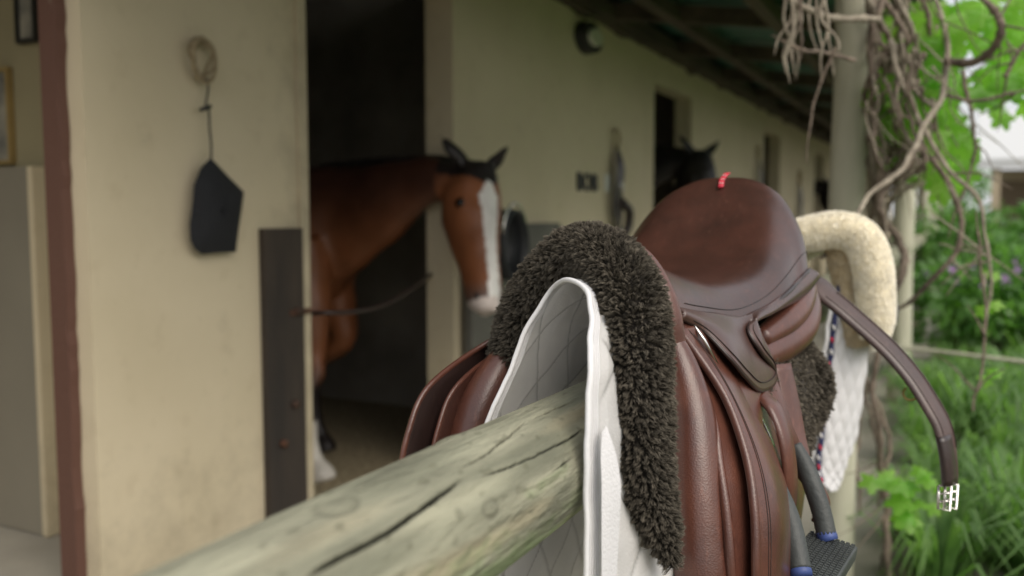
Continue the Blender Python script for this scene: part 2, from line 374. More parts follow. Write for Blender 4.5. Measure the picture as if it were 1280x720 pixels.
# first doorway on the left: painted timber frame with flaking edge
fr = MB()
def jag(y0, y1, x0, x1, z0, z1, n=60):
    v = []; 
    for i in range(n+1):
        z = z0+(z1-z0)*i/n; j = .010*noise.noise(Vector((0, z*6, 3))) + .006*noise.noise(Vector((5, z*30, 1)))
        v += [(x0, y0, z), (x1+j, y0, z), (x1+j, y1, z), (x0, y1, z)]
    return v, grid_faces(n+1, 4, True) + [(3, 2, 1, 0), (n*4, n*4+1, n*4+2, n*4+3)]
fr.add(*jag(1.54, 1.569, WX-.118, WX-.055, 0, ZD))
fr.build('door_frame', M['redframe'], stable, smooth=False)
# dark rusty plank fixed to the pier, with its bolts
pl = MB().box((WX+.002, 2.19, .05), (WX+.028, 2.375, 1.205)).build('plank', M['darkplank'], stable, smooth=False, bevel=.003)
for z, y in ((.93, 2.335), (.62, 2.31), (.50, 2.25)):
    MB().tube([(WX+.026, y, z), (WX+.045, y, z)], .013, 10).build('bolt', M['iron'], pl)
MB().box((WX+.028, 2.30, .915), (WX+.036, 2.40, .935)).build('hasp', M['iron'], pl, smooth=False, bevel=.003)
part('jamb_strip', (WX+.001, 2.385, .05), (WX+.012, 2.428, ZD-.002), M['plaster'])
# half doors folded back against the wall
def half_door(y0, top, m):
    d = MB().box((WX+.03, y0, .14), (WX+.07, y0+.98, top)).build('door', m, stable, smooth=False, bevel=.004)
    MB().box((WX+.0705, y0+.03, top-.12), (WX+.082, y0+.95, top-.02)).build('rail', m, d, smooth=False, bevel=.003)
    MB().box((WX+.0705, y0+.03, .2), (WX+.082, y0+.95, .3)).build('rail', m, d, smooth=False, bevel=.003)
    MB().tube([(WX+.095, y0+.7, top-.35), (WX+.095, y0+.88, top-.35)], .01, 8).build('bolt', M['iron'], d)
for y0 in (3.46, 7.3, 11.3): half_door(y0, 1.205, M['halfdoor'])

# ------------------------------------------------------------------ things on the wall
def on_wall(px, py, off=0.0): return at(px, py, X=WX+off)
# rope ring on the pier
c = on_wall(254, 74, .03)
ring = MB()
for k in range(4):
    p = []
    for i in range(41):
        a = 2*math.pi*i/40
        r = .043 + .006*math.sin(3*a+k*2) + .003*k
        p.append((c.x + .008*math.sin(2*a+k)-.01+.005*k, c.y + r*math.cos(a)*.85, c.z + r*math.sin(a)*1.18))
    ring.tube(p, .0045, 8, caps=False)
tag(ring.build('rope_ring', M['rope'], origin=c), 'frayed tan rope ring hanging above the black bag on the pier', 'rope ring')
# black bag on a cord
T = on_wall(263, 197, .035)
bag = empty('cloth_bag', T, 'black cloth bag hanging by a thin cord from a tan rope ring', 'bag')
pts = [(263, 197), (272, 206), (284, 219), (305, 240), (302, 262), (298, 290), (295, 315), (274, 316), (252, 318), (243, 311), (238, 300), (237, 280), (241, 252), (242, 232), (251, 210)]
W3 = [on_wall(a, b, .035) for a, b in pts]; cc = sum(W3, Vector())/len(W3)
v = []; K = 9
for side in (1, -1):
    for k in range(K):
        s = 1-k/(K-1)
        for i, p in enumerate(W3):
            q = cc + (p-cc)*s
            puff = .034*(1-s**2.2) + .013*noise.noise(Vector((i*1.3, k*.6, side)))*(1-s)
            v.append((q.x + side*puff, q.y, q.z))
f = []
m_ = len(W3)
for sd_ in range(2):
    b0 = sd_*K*m_
    for k in range(K-1):
        for i in range(m_):
            j = (i+1) % m_; q = (b0+k*m_+i, b0+k*m_+j, b0+(k+1)*m_+j, b0+(k+1)*m_+i)
            f.append(q if sd_ == 0 else q[::-1])
build('pouch', v, f, M['black_cloth'], bag)
cp = [on_wall(259, 98, .03), on_wall(260, 112, .03), on_wall(257, 134, .03), on_wall(261, 138, .03), on_wall(262, 160, .03), on_wall(264, 180, .032), on_wall(264, 200, .035)]
MB().tube(cr(cp, 30), .0032, 6).build('cord', M['cord'], bag)
MB().tube([on_wall(251, 137, .03), on_wall(258, 135, .034), on_wall(263, 133, .03)], .006, 6).build('knot', M['cord'], bag)
# bulkhead lamp
c = on_wall(730, 48)
lamp = empty('wall_lamp', c, 'oval black bulkhead lamp high on the cream wall', 'wall lamp')
def oval(c, ry, rz, x0, x1, seg=32, inner=None):
    v = []; f = []
    for x, s in ((x0, 1), (x1, .93)):
        for i in range(seg):
            a = 2*math.pi*i/seg; v.append((c.x+x, c.y+ry*s*math.cos(a), c.z+rz*s*math.sin(a)))
    f = grid_faces(2, seg, True) + [tuple(range(seg, 2*seg)), tuple(range(seg))[::-1]]
    return v, f
build('housing', *oval(c, .155, .092, .0, .06), M['black'], lamp, smooth=False)
build('lens', *oval(c, .095, .052, .061, .085), M['lens'], lamp, smooth=False)
# three wall letters and a white plate
def text_obj(s, size, mat_, origin, parent=None, name='letter', depth=.004):
    cu = bpy.data.curves.new('t', 'FONT'); cu.body = s; cu.size = size; cu.extrude = depth; cu.align_x = 'CENTER'; cu.align_y = 'CENTER'
    try: cu.offset = size*.02
    except Exception: pass
    o = bpy.data.objects.new('t', cu); COL.objects.link(o)
    dg = bpy.context.evaluated_depsgraph_get(); me = bpy.data.meshes.new_from_object(o.evaluated_get(dg))
    bpy.data.objects.remove(o)
    vs = np.array([v.co for v in me.vertices]); fs = [tuple(p.vertices) for p in me.polygons]
    return vs, fs
c = on_wall(733, 229)
sign = empty('stall_name', c, 'dark wooden letters BOB fixed to the cream wall beside the hanging bridle', 'name sign')
for k, ch in enumerate('BOB'):
    vs, fs = text_obj(ch, .145, None, None)
    y = c.y + (k-1)*.12
    W_ = np.stack([np.full(len(vs), WX+.008) + vs[:, 2], y + vs[:, 0]*1.1, c.z + vs[:, 1]], 1)
    build('letter', W_, fs, M['black'], sign, smooth=False)
c = on_wall(758, 229)
tag(MB().box((WX+.002, c.y-.05, c.z-.055), (WX+.01, c.y+.05, c.z+.055)).build('switch_plate', M['plate'], origin=c, smooth=False, bevel=.004), 'small white plate on the wall right of the letters', 'switch plate')
# bridles on wall hooks
def bridle(px, py, sc, label, name='hanging_bridle'):
    c = on_wall(px, py, .03)
    b = empty(name, c, label, 'bridle')
    p = [(c.x, c.y+.055*sc*math.cos(a), c.z+.06*sc*math.sin(a)) for a in np.linspace(0, 2*math.pi, 25)]
    MB().tube(p, .008*sc, 6, caps=False).build('rope_ring', M['rope'], b)
    mb = MB()
    r2 = random.Random(int(px))
    for k in range(7):
        y = c.y + r2.uniform(-.06, .05)*sc; L_ = r2.uniform(.45, .85)*sc; a = r2.uniform(-.06, .06)*sc
        pp = cr([(c.x, c.y, c.z-.05*sc), (c.x+.03, y, c.z-L_*.35), (c.x+.02, y+a, c.z-L_*.7), (c.x+.02, y+a*.4, c.z-L_)], 12)
        mb.add(*strap(pp, (0, 1, .1), .03*sc, .008))
    mb.build('straps', M['leather_dark'], b)
    pp = cr([(c.x+.03, c.y+.02*sc, c.z-.4*sc), (c.x+.05, c.y+.11*sc, c.z-.46*sc), (c.x+.04, c.y+.12*sc, c.z-.56*sc), (c.x+.03, c.y+.08*sc, c.z-.60*sc)], 12)
    MB().tube(pp, [.03*sc]*12, 8).build('noseband', M['leather_dark'], b)
    for k in (0, 1):
        z = c.z-(.3+.3*k)*sc
        p = [(c.x+.045, c.y+.03*sc*math.cos(a)-.03, z+.03*sc*math.sin(a)) for a in np.linspace(0, 2*math.pi, 17)]
        MB().tube(p, .005*sc, 6, caps=False).build('buckle', M['steel'], b)
bridle(771, 173, 1.0, 'dark leather bridle hanging from a rope ring between the letters and the second doorway')
bridle(948, 190, 1.15, 'black bridle hanging on the wall just before the third doorway')
bridle(1000, 222, 1.6, 'dark tack hanging on the far wall past the third doorway')
# dark bucket hung beside the bay's head
c = on_wall(634, 306, .14)
bk = empty('feed_bucket', c, 'black rubber bucket hung on the grey half door behind the bay horse', 'bucket')
ringv = []
prof = [(.0, .10), (.0, .135), (.03, .155), (.10, .165), (.14, .16), (.145, .15), (.10, .145), (.02, .12)]
for r_, (dx, rr) in enumerate(prof):
    for i in range(28):
        a = 2*math.pi*i/28; ringv.append((c.x-.09+dx, c.y+rr*math.cos(a)*.8, c.z+rr*math.sin(a)))
build('shell', ringv, grid_faces(len(prof), 28, True)+[tuple(range(28))[::-1], tuple(range(7*28, 8*28))], M['blackrub'], bk)
MB().tube([(c.x+.04, c.y+.13*math.cos(a), c.z+.02+.17*math.sin(a)) for a in np.linspace(.2, math.pi-.2, 15)], .006, 6).build('handle', M['steel'], bk)
# pictures in the left doorway
for (x0, y0, x1, y1, nm, lb) in ((-60, 92, 18, 205, 'picture_frame', 'gold framed picture on the wall inside the left doorway'), (20, -20, 48, 52, 'picture_frame', 'small dark picture high in the left doorway')):
    A, B = at(x0, y0, Y=1.84), at(x1, y1, Y=1.84)
    p = empty(nm, ((A+B)/2), lb, 'picture')
    xa, xb, za, zb = A.x, B.x, B.z, A.z
    t = .012; m_ = M['gold'] if x0 < 0 else M['black']
    mb = MB(); mb.box((xa, 1.828, za), (xb, 1.849, za+t)).box((xa, 1.828, zb-t), (xb, 1.849, zb)).box((xa, 1.828, za+t), (xa+t, 1.849, zb-t)).box((xb-t, 1.828, za+t), (xb, 1.849, zb-t))
    mb.build('frame', m_, p, smooth=False)
    MB().box((xa+t, 1.838, za+t), (xb-t, 1.849, zb-t)).build('picture', M['paper'], p, smooth=False)
# rope slung across the stall doorway
ca = [at(385, 392, X=WX-.10), at(410, 391, X=WX-.03), at(440, 390, X=WX+.0), at(475, 383, X=WX+.0), at(505, 367, X=WX-.03), at(540, 342, X=WX-.12)]
MB_ = MB().tube(cr(ca, 40), .0085, 8)
tag(MB_.build('stall_rope', M['leather_dark'], origin=ca[0]), 'thin dark rope slung across the stall doorway below the bay horse', 'rope')

# ------------------------------------------------------------------ horses
def ring_loft(rings, seg=24):
    """rings: (centre, lateral vec, depth vec) ellipses"""
    v = []
    for c, l, d in rings:
        for j in range(seg):
            a = 2*math.pi*j/seg; v.append(Vector(c) + Vector(l)*math.cos(a) + Vector(d)*math.sin(a))
    n = len(rings)
    return v, grid_faces(n, seg, True) + [tuple(range(seg))[::-1], tuple(range((n-1)*seg, n*seg))]
def interp_rings(R, n):
    A = np.array([[*c, *l, *d] for c, l, d in R]); B = cr(A, n)
    return [(b[0:3], b[3:6], b[6:9]) for b in B]
def make_horse(dy, lift, coat, label, name='horse', legs=True, dx=0, out=0):
    root = empty(name, (-2.6+dx, 3.3+dy, .08), label, 'horse')
    mb = MB()
    def sh(p, k=1.0): return Vector((p[0]+dx+out*k, p[1]+dy, p[2]+lift*k))
    # head, poll to muzzle
    f = Vector((1, -.42, .2)).normalized(); ax = Vector((.15, -.18, -.586)).normalized()
    f = (f-ax*f.dot(ax)).normalized(); l = ax.cross(f).normalized()
    top = Vector((-1.80, 3.345, 1.468)); L_ = .635     # front line starts at the poll's front
    S = [(-.02, .055, .075), (.06, .080, .10), (.17, .098, .122), (.33, .094, .132), (.46, .080, .122), (.60, .064, .104), (.74, .057, .088), (.86, .059, .080), (.95, .060, .068), (1.0, .044, .050), (1.02, .018, .022)]
    R = []
    for t, hw, hd in S:
        bul = .012*math.sin(min(1, t/.5)*math.pi)
        c = top + ax*L_*t - f*(hd-bul) + (f*-.006 if t > .9 else f*0)
        R.append((sh(c), l*hw*1.22, f*hd*1.08))
    mb.add(*ring_loft(interp_rings(R, 44), 28))
    # jaw/cheek plates, brow ridges, nostrils
    for s in (1, -1):
        def ball(c, r, sx=(1, 1, 1), seg=12):
            v = []; n = 8
            for i in range(n+1):
                th = math.pi*i/n
                for j in range(seg):
                    ph = 2*math.pi*j/seg
                    d = l*math.sin(th)*math.cos(ph)*sx[0] + f*math.sin(th)*math.sin(ph)*sx[1] + ax*math.cos(th)*sx[2]
                    v.append(Vector(c)+d*r)
            mb.add(v, grid_faces(n+1, seg, True))
        ball(sh(top + ax*L_*.30 - f*.175 + l*s*.052), .082, (.55, 1, 1.15))          # cheek
        ball(sh(top + ax*L_*.27 - f*.055 + l*s*.082), .032, (.8, .8, 1.3))           # brow
        ball(sh(top + ax*L_*.92 - f*.045 + l*s*.042), .024, (.7, 1, 1.2))            # nostril rim
        # ears
        tip = sh(at(637, 180, Y=3.42)) if s*l.y > 0 else sh(at(550, 170, Y=3.24))
        base = sh(top + ax*L_*-.02 - f*.06 + l*s*.062)
        mid = base.lerp(tip, .42) + l*s*.008
        e = [(base, .036), (mid, .035), (base.lerp(tip, .75), .022), (tip, .004)]
        ee = cr([[*p, r] for p, r in e], 12)
        v, fc = tube([q[:3] for q in ee], [q[3] for q in ee], 12, True, .5, up=f)
        mb.add(v, fc)
    ball(sh(top + ax*L_*.985 - f*.085), .036, (.95, .8, .8))                          # chin
    # neck and trunk
    up = Vector((0, 0, 1)); Yv = Vector((0, 1, 0))
    N_ = [((-1.90, 3.335, 1.385), .066, Vector((.75, 0, .7)), .085, 1),
          ((-2.00, 3.335, 1.375), .070, Vector((.55, 0, .8)), .115, 1),
          ((-2.12, 3.345, 1.345), .085, Vector((.42, 0, .9)), .162, .85),
          ((-2.30, 3.36, 1.275), .11, Vector((.30, 0, .95)), .222, .6),
          ((-2.50, 3.37, 1.21), .15, Vector((.22, 0, .97)), .275, .3),
          ((-2.68, 3.37, 1.15), .21, Vector((.12, 0, 1)), .33, .1),
          ((-2.95, 3.36, 1.17), .235, up, .315, 0),
          ((-3.35, 3.34, 1.13), .27, up, .30, 0),
          ((-3.75, 3.32, 1.14), .27, up, .29, 0),
          ((-4.05, 3.30, 1.17), .25, up, .28, 0),
          ((-4.28, 3.29, 1.12), .17, up, .20, 0),
          ((-4.36, 3.29, 1.08), .06, up, .08, 0)]
    R = [(sh(c, k), Yv*hw, u.normalized()*hd) for c, hw, u, hd, k in N_]
    mb.add(*ring_loft(interp_rings(R, 60), 28))
    # breast
    for s in (1, -1):
        v = []
        for i in range(9):
            th = math.pi*i/8
            for j in range(12):
                ph = 2*math.pi*j/12
                v.append(sh(Vector((-2.66, 3.37+s*.07, 1.06)), .1) + Vector((math.cos(ph)*math.sin(th)*.10, math.sin(ph)*math.sin(th)*.09, math.cos(th)*.17)))
        mb.add(v, grid_faces(9, 12, True))
    if legs:
        for s, fx in ((-1, -2.52), (1, -2.70)):
            y0 = 3.37+s*.15; yh = 3.09 if s < 0 else 3.48
            P_ = [(-2.68, y0, 1.12, .14), (-2.64, y0-.01, .96, .115), (-2.60, (y0*2+yh)/3, .80, .085), (-2.57, (y0+yh)/2, .64, .062), (fx-.03, (y0+yh*2)/3, .54, .055), (fx-.04, yh, .46, .040), (fx-.03, yh, .30, .033), (fx-.03, yh, .215, .043), (fx, yh, .15, .040), (fx+.015, yh, .125, .050), (fx+.03, yh, .08, .062)]
            if s > 0: P_ = [(a-.1 if i > 0 else a, b, c_, r) for i, (a, b, c_, r) in enumerate(P_)]
            q = cr(P_, 40); v, fc = tube([(a+dx, b+dy, max(c_, .081)) for a, b, c_, r in q], [r for *_, r in q], 14); mb.add(v, fc)
        for s in (-1, 1):
            y0 = 3.30+s*.16
            P_ = [(-4.02, y0, 1.12, .2), (-3.98, y0, .93, .16), (-4.02, y0, .78, .105), (-4.14, y0, .62, .062), (-4.18, y0, .52, .058), (-4.13, y0, .40, .038), (-4.10, y0, .26, .036), (-4.09, y0, .20, .045), (-4.05, y0, .14, .045), (-4.03, y0, .08, .062)]
            q = cr(P_, 36); v, fc = tube([(a+dx, b+dy, max(c_, .081)) for a, b, c_, r in q], [r for *_, r in q], 14); mb.add(v, fc)
    tmp = mb.build('tmp', None)
    rm = tmp.modifiers.new('r', 'REMESH'); rm.mode = 'VOXEL'; rm.voxel_size = .011
    sm = tmp.modifiers.new('s', 'SMOOTH'); sm.factor = .6; sm.iterations = 9
    dg = bpy.context.evaluated_depsgraph_get(); me = bpy.data.meshes.new_from_object(tmp.evaluated_get(dg))
    vs = np.zeros(len(me.vertices)*3); me.vertices.foreach_get('co', vs); vs = vs.reshape(-1, 3)
    fs = [tuple(p.vertices) for p in me.polygons]; bpy.data.objects.remove(tmp)
    nrm_ = np.zeros(len(vs)*3); me.vertices.foreach_get('normal', nrm_); nrm_ = nrm_.reshape(-1, 3)
    hd_ = np.clip((vs[:, 0]-dx-out+2.05)/.25, 0, 1)
    dsp = np.array([noise.noise(Vector(p)*4.2)*.020 + noise.noise(Vector(p)*10)*.006 for p in vs])*(1-hd_) + np.array([noise.noise(Vector(p)*13)*.005 for p in vs])*hd_
    vs = vs + nrm_*dsp[:, None]
    body = build('body', vs, fs, M['horse'], root)
    # coat colours
    cols = np.zeros((len(vs), 3))
    T0 = np.array(sh(top)); axn, fn, ln = np.array(ax), np.array(f), np.array(l)
    d = vs - T0; ta = d@axn/L_; tf = d@fn; tl = d@ln
    base, darkc, blackc = [np.array(x) for x in coat[:3]]
    nz = np.array([noise.noise(Vector(p)*3.0) for p in vs])
    up_ = np.clip((vs[:, 2]-lift*.4-1.10)/.28 + nz*.25, 0, 1)[:, None]
    cols[:] = base*(1-up_) + darkc*up_
    low = np.clip((.62-vs[:, 2]+nz*.08)/.14, 0, 1)[:, None]; cols[:] = cols*(1-low) + blackc*low
    if coat[3]:
        sock = ((vs[:, 2] < .32+nz*.03) & (vs[:, 1] < 3.3+dy) & (vs[:, 0] > -3.2)); cols[sock] = (.55, .52, .47)
    head = (d[:, 0] > -.2) & (ta > -.3)
    hm = head & (ta > .02)
    hc = np.array(base)*1.15
    wh = (np.clip((ta+.05)/.22, 0, 1)*np.clip((tf+.26)/.10, 0, 1)*head)[:, None]
    cols = cols*(1-wh) + hc*(1+nz[:, None]*.25)*wh
    mz = np.clip((ta-.80)/.14, 0, .85)*head
    cols = cols*(1-mz[:, None]) + np.array((.11, .08, .07))*mz[:, None]
    fl = head & (ta < .17 - np.abs(tl)*1.0 + nz*.05) & (ta > -.25) & (tf > -.16); cols[fl] = blackc*1.2
    if coat[3]:
        wdt = np.interp(ta, [.13, .17, .25, .35, .6, .8, .9, 1.05], [0, .018, .042, .037, .027, .029, .032, .02])
        blz = head & (tf > -.055) & (ta > .13) & (ta < 1.04) & (np.abs(tl-.006) < wdt*(1+nz*.3)); cols[blz] = (.72, .70, .67)
        lip = head & (ta > .93) & (tl > -.012) & (tf < .01); cols[lip] = (.60, .52, .48)
    set_col(body, cols)
    # eyes, nostrils, forelock, mane
    for s in (1, -1):
        e = sh(top + ax*L_*.285 - f*.062 + l*s*.102)
        v = [];
        for i in range(9):
            th = math.pi*i/8
            for j in range(14):
                ph = 2*math.pi*j/14; v.append(e + (l*math.cos(ph)*math.sin(th)*.8 + f*math.sin(ph)*math.sin(th) + ax*math.cos(th)*.9)*.024)
        build('eye', v, grid_faces(9, 14, True), M['eye'], root)
        nn = sh(top + ax*L_*.915 - f*.046 + l*s*.064)
        v = []
        for i in range(7):
            th = math.pi*i/6
            for j in range(10):
                ph = 2*math.pi*j/10; v.append(nn + (l*math.cos(ph)*math.sin(th)*.35 + f*math.sin(ph)*math.sin(th)*.6 + ax*math.cos(th))*.017)
        build('nostril', v, grid_faces(7, 10, True), M['black'], root)
    hair = MB(); r2 = random.Random(3)
    for k in range(70):
        u = r2.uniform(-1, 1); p0 = sh(top + ax*L_*-.03 - f*(.05+r2.uniform(0, .03)) + l*u*.035)
        ln_ = r2.uniform(.07, .17); p1 = p0 + f*.05 + ax*.04 + l*u*.01; p2 = p0 + f*.058 + ax*ln_ + l*(u*.03+r2.uniform(-.01, .01))
        hair.tube(cr([p0, p1, p2], 8), np.linspace(.004, .001, 8).tolist(), 4)
    hair.build('forelock', M['horsehair'], root)
    hair = MB()
    crest = cr([sh((-1.93, 3.33, 1.475), 1), sh((-2.0, 3.33, 1.49), 1), sh((-2.10, 3.34, 1.50), .85), sh((-2.30, 3.36, 1.50), .6), sh((-2.5, 3.37, 1.49), .3), sh((-2.72, 3.37, 1.48), .1)], 60)
    for k in range(380):
        i = r2.uniform(0, 58); a = crest[int(i)]; b = crest[int(i)+1]; p0 = Vector(a + (b-a)*(i-int(i))) + Vector((0, r2.uniform(-.015, .015), -.012))
        sd2 = 1
        ln_ = r2.uniform(.06, .13)
        p1 = p0 + Vector((r2.uniform(-.02, .02), sd2*.03, .014)); p2 = p1 + Vector((r2.uniform(-.03, .02), sd2*.055, -ln_))
        hair.tube(cr([p0, p1, p2], 7), np.linspace(.005, .0015, 7).tolist(), 4)
    hair.build('mane', M['horsehair'], root)
    return root
M['horsehair'] = mat('horse_hair', (.016, .011, .009), .5, var=.4, vscale=30)
BAY = ((.21, .076, .031), (.060, .023, .014), (.014, .010, .009), True)
BLK = ((.016, .013, .012), (.012, .010, .010), (.008, .008, .008), False)
make_horse(0, 0, BAY, 'bay horse with a white blaze looking out of the nearest stall doorway')
hb = make_horse(3.36, -.03, BLK, 'black horse with pricked ears looking out of the second stall doorway', dx=-.10); hb.scale = (1.21, 1.21, 1.21)
hb = make_horse(11.2, .12, BLK, 'black horse far along the stable, head just out of the fourth doorway', dx=-.05); hb.scale = (1.1, 1.1, 1.1)

# ------------------------------------------------------------------ the log rail
def cyl_hit(px, py):
    d = ray(px, py); ox, oz = -RX, H-RZ      # origin relative to the axis
    a = d.x*d.x+d.z*d.z; b = 2*(ox*d.x+oz*d.z); c = ox*ox+oz*oz-RR*RR
    D = b*b-4*a*c
    t = (-b-math.sqrt(max(D, 0)))/(2*a)
    return t*d.y, math.atan2(oz+t*d.z, ox+t*d.x)
cracks = [([(385, 722), (420, 700), (455, 682), (490, 662), (525, 637), (555, 615), (578, 600)], .0040, .0050),
          ([(575, 585), (600, 573), (622, 556), (642, 540), (656, 527)], .0018, .0035),
          ([(668, 523), (690, 513), (715, 503)], .0012, .003),
          ([(600, 598), (640, 583), (680, 565), (712, 548), (730, 535)], .0010, .002),
          ([(690, 590), (705, 580), (716, 572)], .0014, .002),
          ([(250, 690), (300, 668), (350, 645)], .0018, .002),
          ([(430, 620), (480, 600), (520, 588)], .0014, .002)]
CR = []
for pts, wd, dp in cracks:
    q = cr([cyl_hit(*p) for p in pts], 60)
    q[:, 1] += np.array([.014*noise.noise(Vector((y*70, wd*900, 0))) + .012*noise.noise(Vector((y*22, wd*900, 0))) for y in q[:, 0]])
    CR.append((q, wd, dp))
ys = np.concatenate([np.linspace(-1.5, .22, 30), np.linspace(.225, 1.0, 620), np.linspace(1.01, 3.2, 60), np.linspace(3.3, 22, 90)])
NS = 420
th = np.linspace(0, 2*math.pi, NS, endpoint=False)
Yg, Tg = np.meshgrid(ys, th, indexing='ij')
Rg = np.full_like(Yg, RR)
Rg += np.array([[.0032*noise.noise(Vector((math.cos(t)*.9, y*2.2, math.sin(t)*.9))) for t in th[::6]] for y in ys]).repeat(6, axis=1)
def blurth(A):
    k = 13; return sum(np.roll(A, s, 1) for s in range(-(k//2), k//2+1))/k
Rg = blurth(Rg)
grain = np.array([[noise.noise(Vector((math.cos(t)*11, y*1.6, math.sin(t)*11))) for t in th] for y in ys])
Rg += .0006*grain
Tw = (Tg+math.pi) % (2*math.pi) - math.pi
dark = np.zeros_like(Yg)
for q, wd, dp in CR:
    m = (Yg[:, 0] >= q[0, 0]-.02) & (Yg[:, 0] <= q[-1, 0]+.02) if q[-1, 0] > q[0, 0] else np.zeros(len(ys), bool)
    ii = np.where(m)[0]
    ay = np.interp(ys[ii], q[:, 0], q[:, 1])
    end = np.clip(np.minimum(ys[ii]-q[0, 0]+.004, q[-1, 0]+.004-ys[ii])/.03, 0, 1)
    ww = max(wd, .0019)*(.35+.65*end)*(1+.3*np.array([noise.noise(Vector((y*60, 1, 2))) for y in ys[ii]]))
    dd = np.abs(Tw[ii]-ay[:, None])*RR
    g = np.clip(1-(dd/(ww[:, None]*.5)), 0, 1)*(end[:, None] > 0)
    Rg[ii] -= dp*1.6*g**.7*end[:, None]; dark[ii] = np.maximum(dark[ii], np.clip(g*1.8, 0, 1)*np.clip(end[:, None]*1.5, 0, 1))
knots = [((560, 549), .011), ((613, 637), .006), ((420, 632), .010)]
kc = np.zeros_like(Yg)
for (kx, ky), kr in knots:
    y0, t0 = cyl_hit(kx, ky); dd = np.sqrt(((Yg-y0)*.6)**2 + ((Tw-t0)*RR)**2)
    Rg += .0018*np.exp(-(dd/kr)**2) - .0012*np.exp(-((dd-kr)/.0018)**2)
    kc = np.maximum(kc, np.exp(-((dd-kr)/.002)**2)*.5 + .35*np.exp(-(dd/(kr*.7))**2))
V = np.stack([RX + Rg*np.cos(Tg), Yg, RZ + Rg*np.sin(Tg)], -1)
col = np.zeros((*Yg.shape, 3))
pal_a, pal_b, pal_c = np.array((.30, .295, .215)), np.array((.185, .188, .135)), np.array((.30, .265, .175))
moss = np.array((.17, .235, .105))
n1 = np.array([[noise.noise(Vector((math.cos(t)*3.2, y*7, math.sin(t)*3.2))) for t in th[::3]] for y in ys]).repeat(3, 1)
n2 = np.array([[noise.noise(Vector((math.cos(t)*1.6+9, y*5+4, math.sin(t)*1.6))) for t in th[::3]] for y in ys]).repeat(3, 1)
n3 = np.array([[noise.noise(Vector((math.cos(t)*7+2, y*70, math.sin(t)*7))) for t in th] for y in ys])
a = np.clip(.5+n1*1.2+grain*.4, 0, 1)[..., None]; col = pal_a*a + pal_b*(1-a)
b_ = np.clip(n2*3-.35, 0, .8)[..., None]; col = col*(1-b_) + pal_c*b_
ms = np.clip((-np.sin(Tg)*.9+.05+n1*.9+n3*.35), 0, .75)[..., None]; col = col*(1-ms) + moss*ms
sp = np.clip(n3*3.5-1.45, 0, .5)[..., None]; col = col*(1-sp) + np.array((.12, .12, .08))*sp
col = col*(1-kc[..., None]*.5)
col = col*(1-dark[..., None]*.93)
rail = build('log_rail', V.reshape(-1, 3), grid_faces(len(ys), NS, True), M['rail'], origin=(RX, 0, RZ))
set_col(rail, col.reshape(-1, 3))
tag(rail, 'weathered round log rail with long cracks running under the brown saddle', 'rail')
# posts in line with the rail
def post(px, Y, r, lab, top=2.3):
    p = []
    for i in range(24):
        z = -.02 + (top+.02)*i/23; p.append((RX+.0+.012*noise.noise(Vector((Y, z*1.5, 0))), Y+.01*noise.noise(Vector((Y, z*1.2, 5))), z))
    o = MB().tube(p, [r*(1.04-.06*i/23+.03*noise.noise(Vector((Y*3, i*.4, 1)))) for i in range(24)], 20).build('wooden_post', M['post'], origin=(RX, Y, 0))
    tag(o, lab, 'post', 'veranda posts along the rail')
post(0, 3.12, .056, 'thick grey veranda post right behind the cream sheepskin pad')
post(0, 6.4, .066, 'second grey veranda post, beyond the tangled vine')
post(0, 9.8, .066, 'third grey veranda post, half hidden by the second')
post(0, 13.2, .066, 'fourth grey veranda post, farthest along the rail but one')
post(0, 16.6, .066, 'farthest veranda post at the end of the rail')

